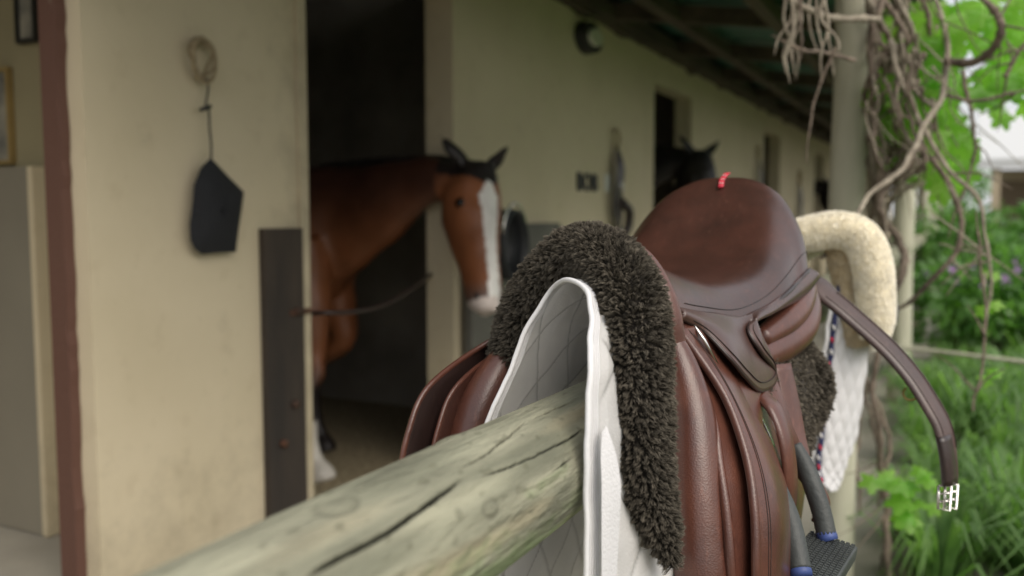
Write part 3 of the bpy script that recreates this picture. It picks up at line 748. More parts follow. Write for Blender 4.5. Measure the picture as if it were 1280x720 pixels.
# ------------------------------------------------------------------ fur
def fur(name, P, Nn, n, length, mat_, parent, c0, c1, width=.0016, clump=500, droop=.25, cl=.65, seedv=1, vary=.35):
    """P: (nu,nv,3) grid, tufts of tapering locks rooted on it, leaning together in clumps"""
    r = np.random.default_rng(seedv)
    A, B, C_, D = P[:-1, :-1], P[1:, :-1], P[1:, 1:], P[:-1, 1:]
    ar = np.linalg.norm(np.cross(B-A, D-A), axis=-1).ravel(); ar /= ar.sum()
    idx = r.choice(len(ar), n, p=ar); nv = P.shape[1]-1; i, j = idx//nv, idx % nv
    u, v_ = r.random((n, 1)), r.random((n, 1))
    pos = (P[i, j]*(1-u)+P[i+1, j]*u)*(1-v_) + (P[i, j+1]*(1-u)+P[i+1, j+1]*u)*v_
    nr = Nn[i, j]; nr = nr/np.linalg.norm(nr, axis=1, keepdims=True)
    kd = kdtree.KDTree(clump); ci = r.choice(n, clump, replace=False)
    tips = pos[ci] + nr[ci]*length*1.05 + r.normal(0, length*.28, (clump, 3)) + np.array((0, 0, -droop*length))
    for k, q in enumerate(ci): kd.insert(Vector(pos[q]), k)
    kd.balance()
    near = np.array([kd.find(Vector(p))[1] for p in pos])
    L_ = length*r.uniform(.7, 1.15, (n, 1))
    tip = pos + nr*L_ + r.normal(0, length*.2, (n, 3)) + np.array((0, 0, -droop*length))
    tip = tip*(1-cl) + tips[near]*cl
    side = np.cross(tip-pos, r.normal(0, 1, (n, 3))); side /= np.linalg.norm(side, axis=1, keepdims=True)
    mid = (pos+tip)/2 + nr*length*.18 + r.normal(0, length*.07, (n, 3))
    W = width*r.uniform(.7, 1.3, (n, 1))
    m1 = pos*.3 + mid*.7
    vs = np.stack([pos-side*W*.6, pos+side*W*.6, mid-side*W, mid+side*W, tip], 1).reshape(-1, 3)
    fs = []
    for k in range(n):
        b = k*5; fs.append((b, b+1, b+3, b+2)); fs.append((b+2, b+3, b+4))
    o = build(name, vs, fs, mat_, parent, smooth=True)
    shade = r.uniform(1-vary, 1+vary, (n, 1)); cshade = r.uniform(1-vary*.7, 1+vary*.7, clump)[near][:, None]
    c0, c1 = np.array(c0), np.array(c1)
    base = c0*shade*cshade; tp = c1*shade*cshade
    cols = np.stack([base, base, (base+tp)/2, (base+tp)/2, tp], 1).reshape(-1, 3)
    set_col(o, cols)
    return o
def grid_normals(P, outward=None):
    du = np.gradient(P, axis=0); dv = np.gradient(P, axis=1); n = np.cross(du, dv)
    n /= np.maximum(np.linalg.norm(n, axis=-1, keepdims=True), 1e-9)
    return n
def tube_grid(path, r, seg=20, flat=1.0):
    v, f = tube(path, r, seg, False, flat); G = np.array([list(p) for p in v]).reshape(len(path), seg, 3)
    c = np.array([list(p) for p in path])[:, None, :]
    Nn = G-c; Nn /= np.linalg.norm(Nn, axis=-1, keepdims=True)
    return np.concatenate([G, G[:, :1]], 1), np.concatenate([Nn, Nn[:, :1]], 1)

def L(c, y, z): return (RX+c, y, z)
# ------------------------------------------------------------------ white quilted saddle cloth
cloth = empty('saddle_cloth', (RX, 1.1, RZ), 'white quilted cotton saddle cloth draped over the log rail under the dark sheepskin', 'saddle cloth')
front = [(-.125, .75, .62), (-.112, .755, .76), (-.098, .765, .88), (-.090, .780, .97), (-.082, .792, 1.045), (-.070, .818, 1.096), (-.054, .834, 1.141), (-.034, .838, 1.173), (-.006, .815, 1.187), (.020, .795, 1.178), (.040, .762, 1.154), (.054, .722, 1.122), (.0605, .702, 1.06), (.062, .697, .996), (.064, .692, .94), (.067, .69, .85), (.070, .69, .74), (.072, .69, .62)]
def row(dy, wl, wr_, sink=0):
    out = []
    for i, (c, y, z) in enumerate(front):
        t = (1.187-z)/.5; k = min(1, abs(c)/.05); w_ = (wr_ if c > 0 else wl)*1.35
        yb = (1-min(1, dy/.3))
        out.append(L(c - .012*min(1, max(0, dy-.05)/.1)*k*(1 if c > 0 else 0)*(1-min(1, t*1.6)) + math.copysign(w_*min(1, max(0, t-.3)*2), c)*k, .79 + dy + (y-.79)*yb, z - sink*max(0, 1-t*2.2)))
    return out
ctrl = [row(0, 0, 0), row(.04, .0, .006, .005), row(.09, .0, .014, .018), row(.16, .0, .03, .045), row(.24, .0, .04, .075), row(.36, .0, .045, .10), row(.5, .0, .04, .095), row(.66, .02, .038, .09)]
G = net(ctrl, 440, 440)
# wrinkles then quilting along the normal
Nn = grid_normals(G); 
if Nn[5, -30, 0] < 0: Nn = -Nn
arc_u = np.concatenate([[0], np.cumsum(np.linalg.norm(np.diff(G[:, 220], axis=0), axis=1))])[:, None]
arc_v = np.concatenate([[0], np.cumsum(np.linalg.norm(np.diff(G[40], axis=0), axis=1))])[None, :]
a_ = .092
q1 = (arc_u+arc_v*.8)/a_; q2 = (arc_u-arc_v*.8)/a_
dist = np.minimum(np.abs(q1-np.round(q1)), np.abs(q2-np.round(q2)))
edge = np.clip((arc_u-.020)/.008, 0, 1)
quilt = (np.clip(dist/.5, 0, 1)**.33)*.0055*edge
wr = np.array([[noise.noise(Vector((u*5, v*14, 0)))+.5*noise.noise(Vector((u*16, v*30, 4)))+.16*noise.noise(Vector((u*60, v*60, 9))) for v in arc_v[0][::2]] for u in arc_u[:, 0]]).repeat(2, 1)[:, :G.shape[1]]
G = G + Nn*(quilt[..., None] + .0038*wr[..., None])
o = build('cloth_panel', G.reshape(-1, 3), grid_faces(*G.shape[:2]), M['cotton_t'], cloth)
groove_shade = np.exp(-((dist*a_*.62)/.0013)**2)*edge  # groove shadow painted into the cloth colour along the quilting lines
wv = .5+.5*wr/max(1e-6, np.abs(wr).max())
set_col(o, (np.array((.84, .835, .83))*(1-.36*groove_shade[..., None])*(.90+.12*wv[..., None])).reshape(-1, 3))
# lining stitch lines, binding along the front edge
bind = MB()
e = G[0]; e2 = G[26]
path = [tuple(p) for p in e[::4]]
bv, bf = tube(path, .0026, 10, True); bind.add(bv, bf)
bind.build('edge_binding', M['rib'], cloth)
for k_ in (2, 8, 14, 20, 26):
    for sg_ in (1, -1):
        MB().tube([tuple(G[k_, i] + Nn[k_, i]*(.0005*sg_)) for i in range(0, 440, 3)], .0009, 5).build('binding_rib', M['rib'], cloth)
# ribbed border band a few millimetres proud, both faces
# turned back corner strip on the near side
cs = [at(758, 532, Y=.728), at(763, 546, Y=.726), at(771, 572, Y=.728), at(776, 610, Y=.728), at(774, 660, Y=.725), at(770, 740, Y=.72)]
c2 = [at(752, 545, Y=.712), at(751, 570, Y=.708), at(752, 600, Y=.705), at(752, 640, Y=.702), at(752, 680, Y=.70), at(752, 745, Y=.70)]
c3 = [tuple((np.array(a)+np.array(b))/2 + np.array((.0, -.004, 0))) for a, b in zip(cs, c2)]
F3 = net([[tuple(p) for p in c2], c3, [tuple(p) for p in cs]], 14, 60)
build('folded_strip', F3.reshape(-1, 3), grid_faces(14, 60), M['cotton'], cloth)

# ------------------------------------------------------------------ dark sheepskin half pad
pad = empty('sheepskin_pad', (RX, 1.1, RZ), 'dark brown sheepskin half pad, thick fleece roll at its front edge, under the saddle', 'saddle pad')
cp = [(634, 700, .97, .034), (638, 600, .97, .036), (643, 520, .97, .038), (648, 458, .97, .039), (657, 412, .965, .039), (672, 374, .95, .038), (690, 346, .93, .036), (712, 321, .910, .033), (740, 315, .89, .033), (768, 333, .855, .033), (788, 368, .825, .034), (796, 420, .805, .033), (799, 480, .80, .032), (802, 545, .80, .031), (811, 610, .80, .027), (828, 665, .81, .019), (842, 708, .82, .008)]
cp4 = cr([[*at(a, b, Y=Y), r] for a, b, Y, r in cp], 110)
TG, TN = tube_grid([tuple(p[:3]) for p in cp4], [max(.003, p[3]-.0065) for p in cp4], 28)
build('roll_core', TG.reshape(-1, 3), grid_faces(TG.shape[0], TG.shape[1]), M['skin_dark'], pad)
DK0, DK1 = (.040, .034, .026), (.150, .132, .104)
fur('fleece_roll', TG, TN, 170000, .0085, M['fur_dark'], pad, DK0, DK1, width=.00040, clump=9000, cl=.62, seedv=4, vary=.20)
# blanket part running back under the panels
bl = []
for y, cw, zt in ((.965, .035, 1.188), (1.02, .055, 1.13), (1.15, .095, 1.105), (1.30, .112, 1.105), (1.40, .115, 1.11)):
    zb = .93 if y < 1.35 else .98
    bl.append([L(-cw-.125, y, zb-.02), L(-cw-.105, y, zb+.05), L(-cw-.065, y, zt-.030), L(-cw*.7-.03, y, zt+.004), L(0, y, zt+.008), L(cw*.5, y, zt), L(cw+.01, y, zt-.035), L(cw+.04, y, zb+.05), L(cw+.042, y, zb-.02)])
BG = net(bl, 30, 60); BN = grid_normals(BG)
if BN[15, 50, 0] < 0: BN = -BN
build('fleece_back', BG.reshape(-1, 3), grid_faces(30, 60), M['skin_dark'], pad, solid=.01)
# rear lower lobe of the fleece, seen below the cantle
rp = cr([[*L(.118, 1.32, 1.06), .012], [*L(.128, 1.37, 1.04), .022], [*L(.140, 1.38, 1.00), .032], [*L(.137, 1.365, .955), .026], [*L(.130, 1.33, .93), .012]], 30)
RG, RN = tube_grid([tuple(p[:3]) for p in rp], [p[3] for p in rp], 20)
build('rear_core', RG.reshape(-1, 3), grid_faces(*RG.shape[:2]), M['skin_dark'], pad)
fur('back_fleece', BG[10:, 34:], BN[10:, 34:], 26000, .009, M['fur_dark'], pad, DK0, DK1, width=.0008, clump=1800, cl=.5, seedv=6)
fur('rear_fleece', RG, RN, 22000, .011, M['fur_dark'], pad, DK0, DK1, width=.0008, clump=1800, cl=.5, seedv=5)

# ------------------------------------------------------------------ the saddle
sad = empty('saddle', (RX, 1.15, RZ), 'brown leather English saddle with high rounded cantle on the log rail', 'saddle')
seat_rows = [
 [(0,.955,1.212),(.02,.955,1.208),(.038,.955,1.192),(.053,.956,1.168),(.064,.958,1.143)],
 [(0,1.03,1.186),(.025,1.03,1.184),(.048,1.03,1.175),(.066,1.03,1.155),(.078,1.03,1.130)],
 [(0,1.13,1.170),(.035,1.13,1.169),(.066,1.12,1.162),(.088,1.115,1.145),(.099,1.11,1.120)],
 [(0,1.235,1.180),(.042,1.235,1.180),(.080,1.22,1.174),(.107,1.20,1.157),(.119,1.19,1.128)],
 [(0,1.325,1.222),(.048,1.32,1.221),(.089,1.30,1.210),(.119,1.275,1.184),(.132,1.25,1.144)],
 [(0,1.395,1.278),(.048,1.39,1.274),(.091,1.37,1.252),(.123,1.335,1.208),(.138,1.30,1.156)],
 [(0,1.428,1.303),(.046,1.423,1.298),(.092,1.402,1.272),(.126,1.365,1.220),(.142,1.325,1.164)],
 [(0,1.445,1.308),(.046,1.441,1.303),(.093,1.42,1.275),(.128,1.385,1.222),(.144,1.35,1.168)],
 [(0,1.458,1.295),(.045,1.453,1.290),(.092,1.435,1.262),(.127,1.40,1.210),(.142,1.368,1.162)],
 [(0,1.462,1.25),(.043,1.458,1.246),(.09,1.44,1.222),(.123,1.41,1.185),(.138,1.378,1.150)]]
def mirror_row(r): return [L(-c, y, z) for c, y, z in r[:0:-1]] + [L(*p) for p in r]
SG = net([mirror_row(r) for r in seat_rows], 90, 100)
build('seat', SG.reshape(-1, 3), grid_faces(90, 100), M['leather_seat'], sad, solid=.006, solid_off=-1)
# lower rolled lip of the seat with piping in the seam
for s in (0, -1):
    e = SG[2:82, s]
    MB().tube([tuple(p) for p in e], .0035, 8).build('piping', M['leather_dark'], sad)
inner = [SG[i, 93] + np.array((.0003, 0, .0004)) for i in range(4, 78)]
MB().tube([tuple(p) for p in inner], .0006, 6).build('seam', M['leather_dark'], sad)
inner = [SG[i, 6] + np.array((-.0003, 0, .0004)) for i in range(4, 78)]
MB().tube([tuple(p) for p in inner], .0006, 6).build('seam', M['leather_dark'], sad)
# skirts
def skirt(sg):
    top = [(.062,.958,1.147),(.072,1.0,1.139),(.082,1.045,1.133),(.089,1.07,1.129),(.094,1.09,1.126),(.098,1.105,1.124),(.101,1.118,1.124),(.105,1.133,1.124),(.109,1.15,1.126),(.120,1.20,1.133),(.137,1.30,1.159),(.143,1.355,1.172)]
    tipp = [at(a, b, X=RX+c) for a, b, c in ((913, 449, .114), (932, 472, .125), (950, 488, .131), (967, 480, .134), (968, 462, .134), (950, 438, .126), (936, 408, .111))]
    low = [(.068,.953,1.138),(.086,.988,1.119)] + [(p.x-RX, p.y, p.z) for p in tipp] + [(.122,1.20,1.122),(.141,1.325,1.134),(.152,1.385,1.155)]
    rows_ = []
    for t in (0, .25, .5, .75, 1.0):
        bulge = .006*math.sin(t*math.pi)
        rows_.append([(a[0]*(1-t)+b[0]*t+bulge, a[1]*(1-t)+b[1]*t, a[2]*(1-t)+b[2]*t) for a, b in zip(top, low)])
    G = net([[L(sg*c, y, z) for c, y, z in r] for r in rows_], 30, 110)
    o = build('skirt', G.reshape(-1, 3), grid_faces(30, 110), M['leather_skirt'], sad, solid=.005, solid_off=0)
    e = [tuple(p) for p in G[-1]]
    MB().tube(e, .0023, 8).build('edge_roll', M['leather_dark'], o)
    st = [tuple(p + np.array((sg*.0032, 0, .001))) for p in G[-4][4:]]
    MB().tube(st, .0007, 5).build('stitching', M['darkthread'], o)
skirt(1); skirt(-1)
# pommel roll in front, with its piping
pp = [(0, .950, 1.208), (.024, .948, 1.198), (.045, .944, 1.172), (.058, .942, 1.140), (.063, .944, 1.105)]
arch = [L(-c*(1.22 if c < .05 else 1.5), y, z+.012*(c > .05)) for c, y, z in pp[:0:-1]] + [L(*p) for p in pp]
AG, AN = tube_grid([tuple(p) for p in cr(arch, 50)], [.015]*50, 16, 1.0)
build('pommel', AG.reshape(-1, 3), grid_faces(50, 17), M['leather'], sad)
pe = [L(-c*1.07, y+.012, z+.012) for c, y, z in pp[:0:-1]] + [L(c*1.07, y+.012, z+.012) for c, y, z in pp]
MB().tube([tuple(p) for p in cr(pe, 50)], .0022, 8).build('piping', M['leather_dark'], sad)
# rear panel: two stacked rolls beneath the cantle on each side
def roll(path, name='panel', m='leather', seg=20, parent=sad, n=50):
    q = cr(path, n); return MB().tube([tuple(p[:3]) for p in q], [p[3] for p in q], seg).build(name, M[m], parent)
for s in (1, -1):
    roll([[*L(s*.106, 1.20, 1.085), .014], [*L(s*.124, 1.27, 1.100), .020], [*L(s*.131, 1.34, 1.120), .023], [*L(s*.122, 1.405, 1.145), .023], [*L(s*.08, 1.445, 1.17), .022], [*L(s*.0, 1.455, 1.20), .020]], 'gusset')
    roll([[*L(s*.10, 1.19, 1.060), .022], [*L(s*.122, 1.27, 1.072), .026], [*L(s*.134, 1.345, 1.090), .027], [*L(s*.124, 1.42, 1.12), .026], [*L(s*.08, 1.465, 1.15), .024], [*L(s*.02, 1.475, 1.19), .018]], 'panel')
    # long inner panel along the rail
    q_ = .030 if s < 0 else 0
    roll([[*L(s*(.076+q_), .975, 1.09), .014], [*L(s*(.081+q_), 1.05, 1.075), .019], [*L(s*(.090+q_), 1.2, 1.06), .026], [*L(s*(.095+q_), 1.36, 1.075), .030], [*L(s*.07, 1.43, 1.11), .028]], 'panel')
# flaps
def flap(name, rows_, sg, m, thick, edge=None, nu=60, nv=50, stitch=None, parent=sad, rowsmat=None):
    G = net([[L(sg*c, y, z) for y, c, z in r] for r in rows_], nu, nv)
    o = build(name, G.reshape(-1, 3), grid_faces(nu, nv), M[m], parent, solid=thick, solid_off=0)
    if edge:
        MB().tube([tuple(p) for p in G[:, 0]], edge, 10).build('edge_roll', M['leather'], o)
    if stitch:
        Nr = grid_normals(G); c = Nr[nu//2, 8]; s_ = 1 if c[0]*sg > 0 else -1
        for off_, kk in stitch:
            line = [tuple(G[i, kk] + Nr[i, kk]*s_*off_) for i in range(2, nu)]
            MB().tube(line, .00055, 5).build('stitching', M['darkthread' if off_ > 0 else 'thread'], o)
    return o, G
RF = [ # rows top->bottom, each (Y, c, z) front->rear
 [(.952,.060,1.132),(.985,.074,1.127),(1.06,.090,1.110),(1.15,.098,1.095),(1.30,.112,1.10)],
 [(.958,.086,1.098),(1.0,.097,1.09),(1.07,.106,1.075),(1.17,.110,1.065),(1.325,.120,1.065)],
 [(.950,.121,1.052),(.985,.127,1.045),(1.07,.121,1.03),(1.17,.121,1.02),(1.335,.131,1.02)],
 [(.925,.149,.998),(.965,.160,.99),(1.05,.150,.98),(1.17,.138,.97),(1.335,.143,.97)],
 [(.902,.163,.947),(.942,.180,.94),(1.04,.170,.93),(1.17,.150,.92),(1.325,.150,.92)],
 [(.890,.168,.888),(.932,.184,.88),(1.03,.178,.87),(1.15,.158,.86),(1.30,.152,.86)],
 [(.895,.168,.82),(.94,.183,.81),(1.04,.178,.80),(1.13,.162,.79),(1.25,.150,.79)],
 [(.935,.165,.745),(.97,.178,.735),(1.03,.174,.725),(1.09,.162,.722),(1.17,.150,.725)]]
flap('flap', RF, 1, 'leather', .006, edge=.0048, stitch=((.0031, 5), (.0031, 6)))
LF = [
 [(.98,.115,1.125),(1.02,.120,1.125),(1.08,.122,1.12),(1.18,.124,1.11),(1.25,.118,1.11)],
 [(.955,.178,1.090),(1.0,.170,1.09),(1.10,.15,1.08),(1.20,.14,1.07),(1.26,.13,1.07)],
 [(.860,.196,1.055),(.92,.19,1.05),(1.05,.17,1.03),(1.20,.15,1.02),(1.27,.14,1.02)],
 [(.822,.20,1.010),(.89,.197,1.0),(1.04,.18,.98),(1.18,.16,.97),(1.26,.145,.97)],
 [(.808,.203,.955),(.88,.20,.95),(1.03,.185,.93),(1.16,.165,.92),(1.24,.15,.92)],
 [(.815,.205,.89),(.88,.203,.88),(1.02,.19,.87),(1.13,.17,.86),(1.2,.155,.86)],
 [(.87,.20,.80),(.91,.20,.79),(1.0,.19,.78),(1.08,.18,.77),(1.14,.165,.78)]]
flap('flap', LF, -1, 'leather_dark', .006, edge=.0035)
def inset(rows_, dc, dy): return [[(y+dy*(1-i/4), max(.05, c-dc), z-.004) for i, (y, c, z) in enumerate(r)] for r in rows_]
o, SLG = flap('sweat_flap', inset(LF, .016, .036), -1, 'leather_shade', .005, edge=.003)
MB().tube([tuple(np.array(p) + np.array((.005, 0, 0))) for p in SLG[6:, 7]], .0011, 5).build('stitching', M['thread'], o)
SR = [
 [(.952,.062,1.125),(.99,.082,1.125),(1.08,.10,1.11),(1.2,.105,1.10)],
 [(.955,.082,1.085),(1.0,.100,1.08),(1.10,.118,1.07),(1.22,.118,1.06)],
 [(.932,.110,1.037),(.98,.125,1.03),(1.09,.132,1.02),(1.23,.125,1.01)],
 [(.905,.126,.990),(.95,.143,.985),(1.07,.148,.97),(1.22,.135,.96)],
 [(.888,.138,.945),(.935,.155,.94),(1.06,.156,.93),(1.2,.138,.92)],
 [(.878,.146,.888),(.925,.16,.88),(1.05,.160,.87),(1.17,.142,.86)],
 [(.885,.148,.81),(.93,.16,.80),(1.04,.158,.79),(1.14,.145,.79)]]
flap('sweat_flap', SR, 1, 'leather', .005, edge=.0055)
# knee rolls (the long padded front of each panel)
roll([[*L(.056, .948, 1.125), .010], [*L(.074, .938, 1.085), .019], [*L(.090, .925, 1.035), .0255], [*L(.101, .905, .975), .0285], [*L(.110, .89, .92), .0290], [*L(.118, .88, .86), .028], [*L(.124, .89, .78), .024]], 'knee_roll', n=60, seg=28)
roll([[*L(-.115, .99, 1.10), .010], [*L(-.142, .96, 1.08), .020], [*L(-.158, .92, 1.03), .026], [*L(-.170, .90, .97), .028], [*L(-.175, .89, .90), .028], [*L(-.175, .90, .80), .024]], 'knee_roll', n=60, seg=28)
# steel stirrup bar glinting under the skirt, and the keeper
MB().tube([tuple(at(862, 398, Y=.975)), tuple(at(880, 425, Y=.975)), tuple(at(897, 456, Y=.985))], [.0012, .0022, .0015], 8).build('stirrup_bar', M['steel'], sad)
# stirrup leather: twin strap down the flap, with buckle loop at the iron
bc = at(952, 512, Y=1.06)
sl = [at(922, 478, Y=1.07), at(940, 505, Y=1.06), at(958, 540, Y=1.06), at(966, 560, Y=1.065)]
MB().add(*strap(cr(sl, 20), (.2, 1, 0), .012, .003)).build('buckle_tongue', M['steel'], sad)
s1 = [at(938, 470, Y=1.12), at(950, 492, Y=1.10), at(968, 512, Y=1.08), at(982, 550, Y=1.07), at(988, 600, Y=1.07), at(986, 640, Y=1.08), at(984, 680, Y=1.10)]
le = MB().add(*strap(cr(s1, 40), (.25, 1, 0), .030, .0095)).build('stirrup_leather', M['leather'], sad)
s2 = [at(955, 462, Y=1.17), at(970, 500, Y=1.16), at(985, 545, Y=1.16), at(1003, 585, Y=1.19), at(1020, 610, Y=1.20), at(1029, 632, Y=1.20), at(1022, 650, Y=1.20)]
MB().add(*strap(cr(s2, 40), (.35, 1, .1), .032, .008)).build('stirrup_leather', M['leather'], sad)
s3 = [at(978, 455, Y=1.20), at(990, 510, Y=1.19), at(996, 545, Y=1.18), at(1002, 572, Y=1.17)]
MB().add(*strap(cr(s3, 20), (.5, 1, 0), .034, .004)).build('girth_strap', M['leather'], sad)
# stirrup iron: two rubber covered branches, blue collars, ribbed tread
st = empty('stirrup', (0, 0, 0)); st.parent = sad
b1a, b1b = at(994, 556, Y=1.17), at(1033, 668, Y=1.14)
b2a, b2b = at(972, 606, Y=1.05), at(1000, 712, Y=1.00)
q = cr([b1a, b1a.lerp(b1b, .3)+Vector((.004, 0, 0)), b1a.lerp(b1b, .7)+Vector((.004, 0, 0)), b1b], 30)
MB().tube([tuple(p) for p in q], [.008+.0042*math.sin(min(1, i/14)*math.pi/2) for i in range(30)], 16).build('branch', M['rubber'], st)
q = cr([b2a, b2a.lerp(b2b, .5)+Vector((.003, 0, 0)), b2b], 30)
MB().tube([tuple(p) for p in q], [.009+.0035*math.sin(min(1, i/14)*math.pi/2) for i in range(30)], 16).build('branch', M['rubber'], st)
for a, b in ((b1a, b1b), (b2a, b2b)):
    d = (b-a).normalized(); MB().tube([tuple(b-d*.004), tuple(b+d*.003), tuple(b+d*.008)], [.0120, .0124, .0118], 16).build('collar', M['blue'], st)
# tread plate: long axis from the near branch to the far branch
u_ = (b1b-b2b); u_.z = 0; ln = u_.length; u_.normalize(); v_ = Vector((u_.y, -u_.x, 0)); v_ = -v_ if v_.x < 0 else v_
v_ = (v_ + Vector((0, 0, -.15))).normalized(); nrm = v_.cross(u_).normalized(); nrm = -nrm if nrm.z < 0 else nrm
c0 = (b1b+b2b)/2 - Vector((0, 0, .018)) + v_*.004
u2 = (b1b-b2b).normalized(); nrm = (nrm - u2*nrm.dot(u2)).normalized(); u_ = u2
tp = MB()
def obox(mb, c, hu, hv, hn):
    vs = []
    for k in (-1, 1):
        for a, b in ((-1, -1), (1, -1), (1, 1), (-1, 1)): vs.append(c + u_*hu*a + v_*hv*b + nrm*hn*k)
    mb.add(vs, [(0,3,2,1),(4,5,6,7),(0,1,5,4),(1,2,6,5),(2,3,7,6),(3,0,4,7)])
obox(tp, c0, ln/2+.016, .030, .010)
tp.build('tread', M['rubber'], st, smooth=False, bevel=.003)
tk = MB()
for i in range(22):
    for j in range(9):
        obox(tk, c0 + u_*((i-10.5)*(ln+.024)/22) + v_*((j-4)*.0062) + nrm*.0112, .0019, .0022, .0018)
tk.build('tread_grip', M['rubber'], st, smooth=False)
# little red woven tag at the top of the cantle
tg_c = at(905, 230, Y=1.425)
tv = [at(901, 237, Y=1.405), at(902, 228, Y=1.425), at(907, 221, Y=1.442), at(910, 220, Y=1.452)]
t_ = MB().add(*strap([tuple(p+Vector((0, 0, .004))) for p in tv], (1, 0, .05), .0085, .003)).build('woven_tag', M['red'], sad)
for k in (0, 1, 2):
    p = Vector(tv[0]).lerp(tv[2], .2+.3*k) + Vector((0, -.002, .0062))
    MB().tube([tuple(p+Vector((-.0028, -.002, 0))), tuple(p+Vector((.0004, .002, .0003))), tuple(p+Vector((.0028, -.001, 0)))], .0007, 5).build('tag_print', M['cream_txt'], t_)

# ------------------------------------------------------------------ leather girth across the rail behind the saddle
gp = [(RX-.10, 1.54, 1.10), (RX-.02, 1.54, 1.15), at(1005, 350, Y=1.52), at(1038, 372, Y=1.50), at(1075, 403, Y=1.49), at(1112, 437, Y=1.48), at(1142, 472, Y=1.47), at(1165, 508, Y=1.46), at(1178, 533, Y=1.455), at(1184, 560, Y=1.45), at(1187, 590, Y=1.45), at(1187, 605, Y=1.45)]
gp = cr([tuple(p) for p in gp], 90)
girth = empty('girth', tuple(gp[20]), 'long padded brown leather girth sticking out behind the saddle, steel buckles at its end', 'girth')
wd = []
for i in range(90):
    t = i/89; wd.append((.30*t+.25, 1, .50*(1-t)+.0))
build('strap', *strap(gp, wd, [.046-.010*max(0, (i-60)/29) for i in range(90)], .012), M['leather_strap'], girth)
for off_ in (-.014, .014):
    ln_ = []
    for i in range(24, 74):
        P0 = Vector(gp[i]); T_ = (Vector(gp[i+1])-Vector(gp[i-1])).normalized(); w_ = Vector(wd[i]); w_ = (w_-T_*w_.dot(T_)).normalized(); N_ = T_.cross(w_)
        if N_.y > 0: N_ = -N_
        ln_.append(tuple(P0 + w_*off_ + N_*.0062))
    MB().tube(ln_, .0008, 5).build('stitching', M['darkthread'], girth)
# dark elastic end and buckles
el = [at(1179, 545, Y=1.442), at(1184, 572, Y=1.440), at(1187, 604, Y=1.440)]
MB().add(*strap(cr(el, 10), (.3, 1, 0), .040, .014)).build('elastic', M['leather_dark'], girth)
for k, (px, py) in enumerate(((1181, 608), (1189, 606))):
    c = at(px, py, Y=1.44+.012*k)
    bb = MB(); hw = .0085; hh = .017
    fp = [c+Vector((-hw, 0, 0)), c+Vector((hw, 0, .001)), c+Vector((hw*.9, -.004, -hh*2)), c+Vector((-hw*.9, -.004, -hh*2)), c+Vector((-hw, 0, 0))]
    bb.tube([tuple(p) for p in fp], .0021, 8)
    for q_ in (.35, .7): bb.tube([tuple(c+Vector((-hw, -.001, -hh*2*q_))), tuple(c+Vector((hw, -.001, -hh*2*q_+.003)))], .0019, 8)
    bb.tube([tuple(c), tuple(c+Vector((0, -.004, -hh*2-.001)))], .0014, 6)
    bb.build('buckle', M['steel'], girth)
p = at(1138, 492, Y=1.47)
MB().tube([tuple(p+Vector((.010*math.cos(a), 0, .010*math.sin(a)))) for a in np.linspace(2.2, 6.2, 14)], .0016, 6).build('dee_ring', M['brass'], girth)

# ------------------------------------------------------------------ second pad further along the rail
p2 = empty('sheepskin_saddle_pad', (RX, 2.1, RZ), 'white quilted pad with cream fleece top and navy piping, on the rail behind the saddle', 'saddle pad')
Y2 = 1.98
cpx = [(940, 330, .028), (985, 300, .030), (1015, 291, .032), (1048, 287, .033), (1076, 298, .034), (1090, 330, .034), (1094, 370, .033), (1094, 400, .032), (1093, 424, .024)]
c4 = cr([[*at(a, b, Y=Y2), r] for a, b, r in cpx], 60)
CG, CN = tube_grid([tuple(p[:3]) for p in c4], [p[3]*1.22-.004 for p in c4], 24)
build('fleece_core', CG.reshape(-1, 3), grid_faces(*CG.shape[:2]), M['skin_cream'], p2)
fur('fleece_roll', CG, CN, 30000, .0045, M['fur_cream'], p2, (.96, .93, .84), (.98, .96, .90), width=.0016, clump=7000, cl=.2, seedv=8, vary=.03)
bl = []
for y in (Y2+.01, Y2+.15, Y2+.35):
    k = (y-Y2)
    bl.append([tuple(at(a, b, Y=Y2) + Vector((0, k, -k*.08))) for a, b in ((940, 350), (985, 312), (1015, 303), (1048, 300), (1072, 312), (1083, 350), (1088, 400), (1090, 440))])
G2 = net(bl, 20, 50); build('fleece_back', G2.reshape(-1, 3), grid_faces(20, 50), M['skin_cream'], p2, solid=.012)
li = [[at(a, b, Y=Y2+.004+dy) for a, b, dy in r] for r in (((1030, 305, .02), (1050, 300, 0), (1070, 306, 0), (1086, 330, .02)), ((1040, 345, .03), (1054, 345, 0), (1070, 348, .0), (1088, 360, .02)), ((1046, 390, .03), (1056, 392, 0), (1072, 394, 0), (1090, 400, .02)), ((1052, 428, .04), (1062, 432, .02), (1076, 434, .01), (1090, 430, .02)))]
GL = net([[tuple(p) for p in r] for r in li], 30, 24); GN = grid_normals(GL)
if GN[10, 10, 1] > 0: GN = -GN
build('fleece_lining', GL.reshape(-1, 3), grid_faces(30, 24), M['skin_tan'], p2, solid=.006)
fur('fleece_inside', GL, GN, 9000, .006, M['fur_cream'], p2, (.70, .62, .46), (.80, .72, .56), width=.0016, clump=2000, cl=.3, seedv=12, vary=.06)
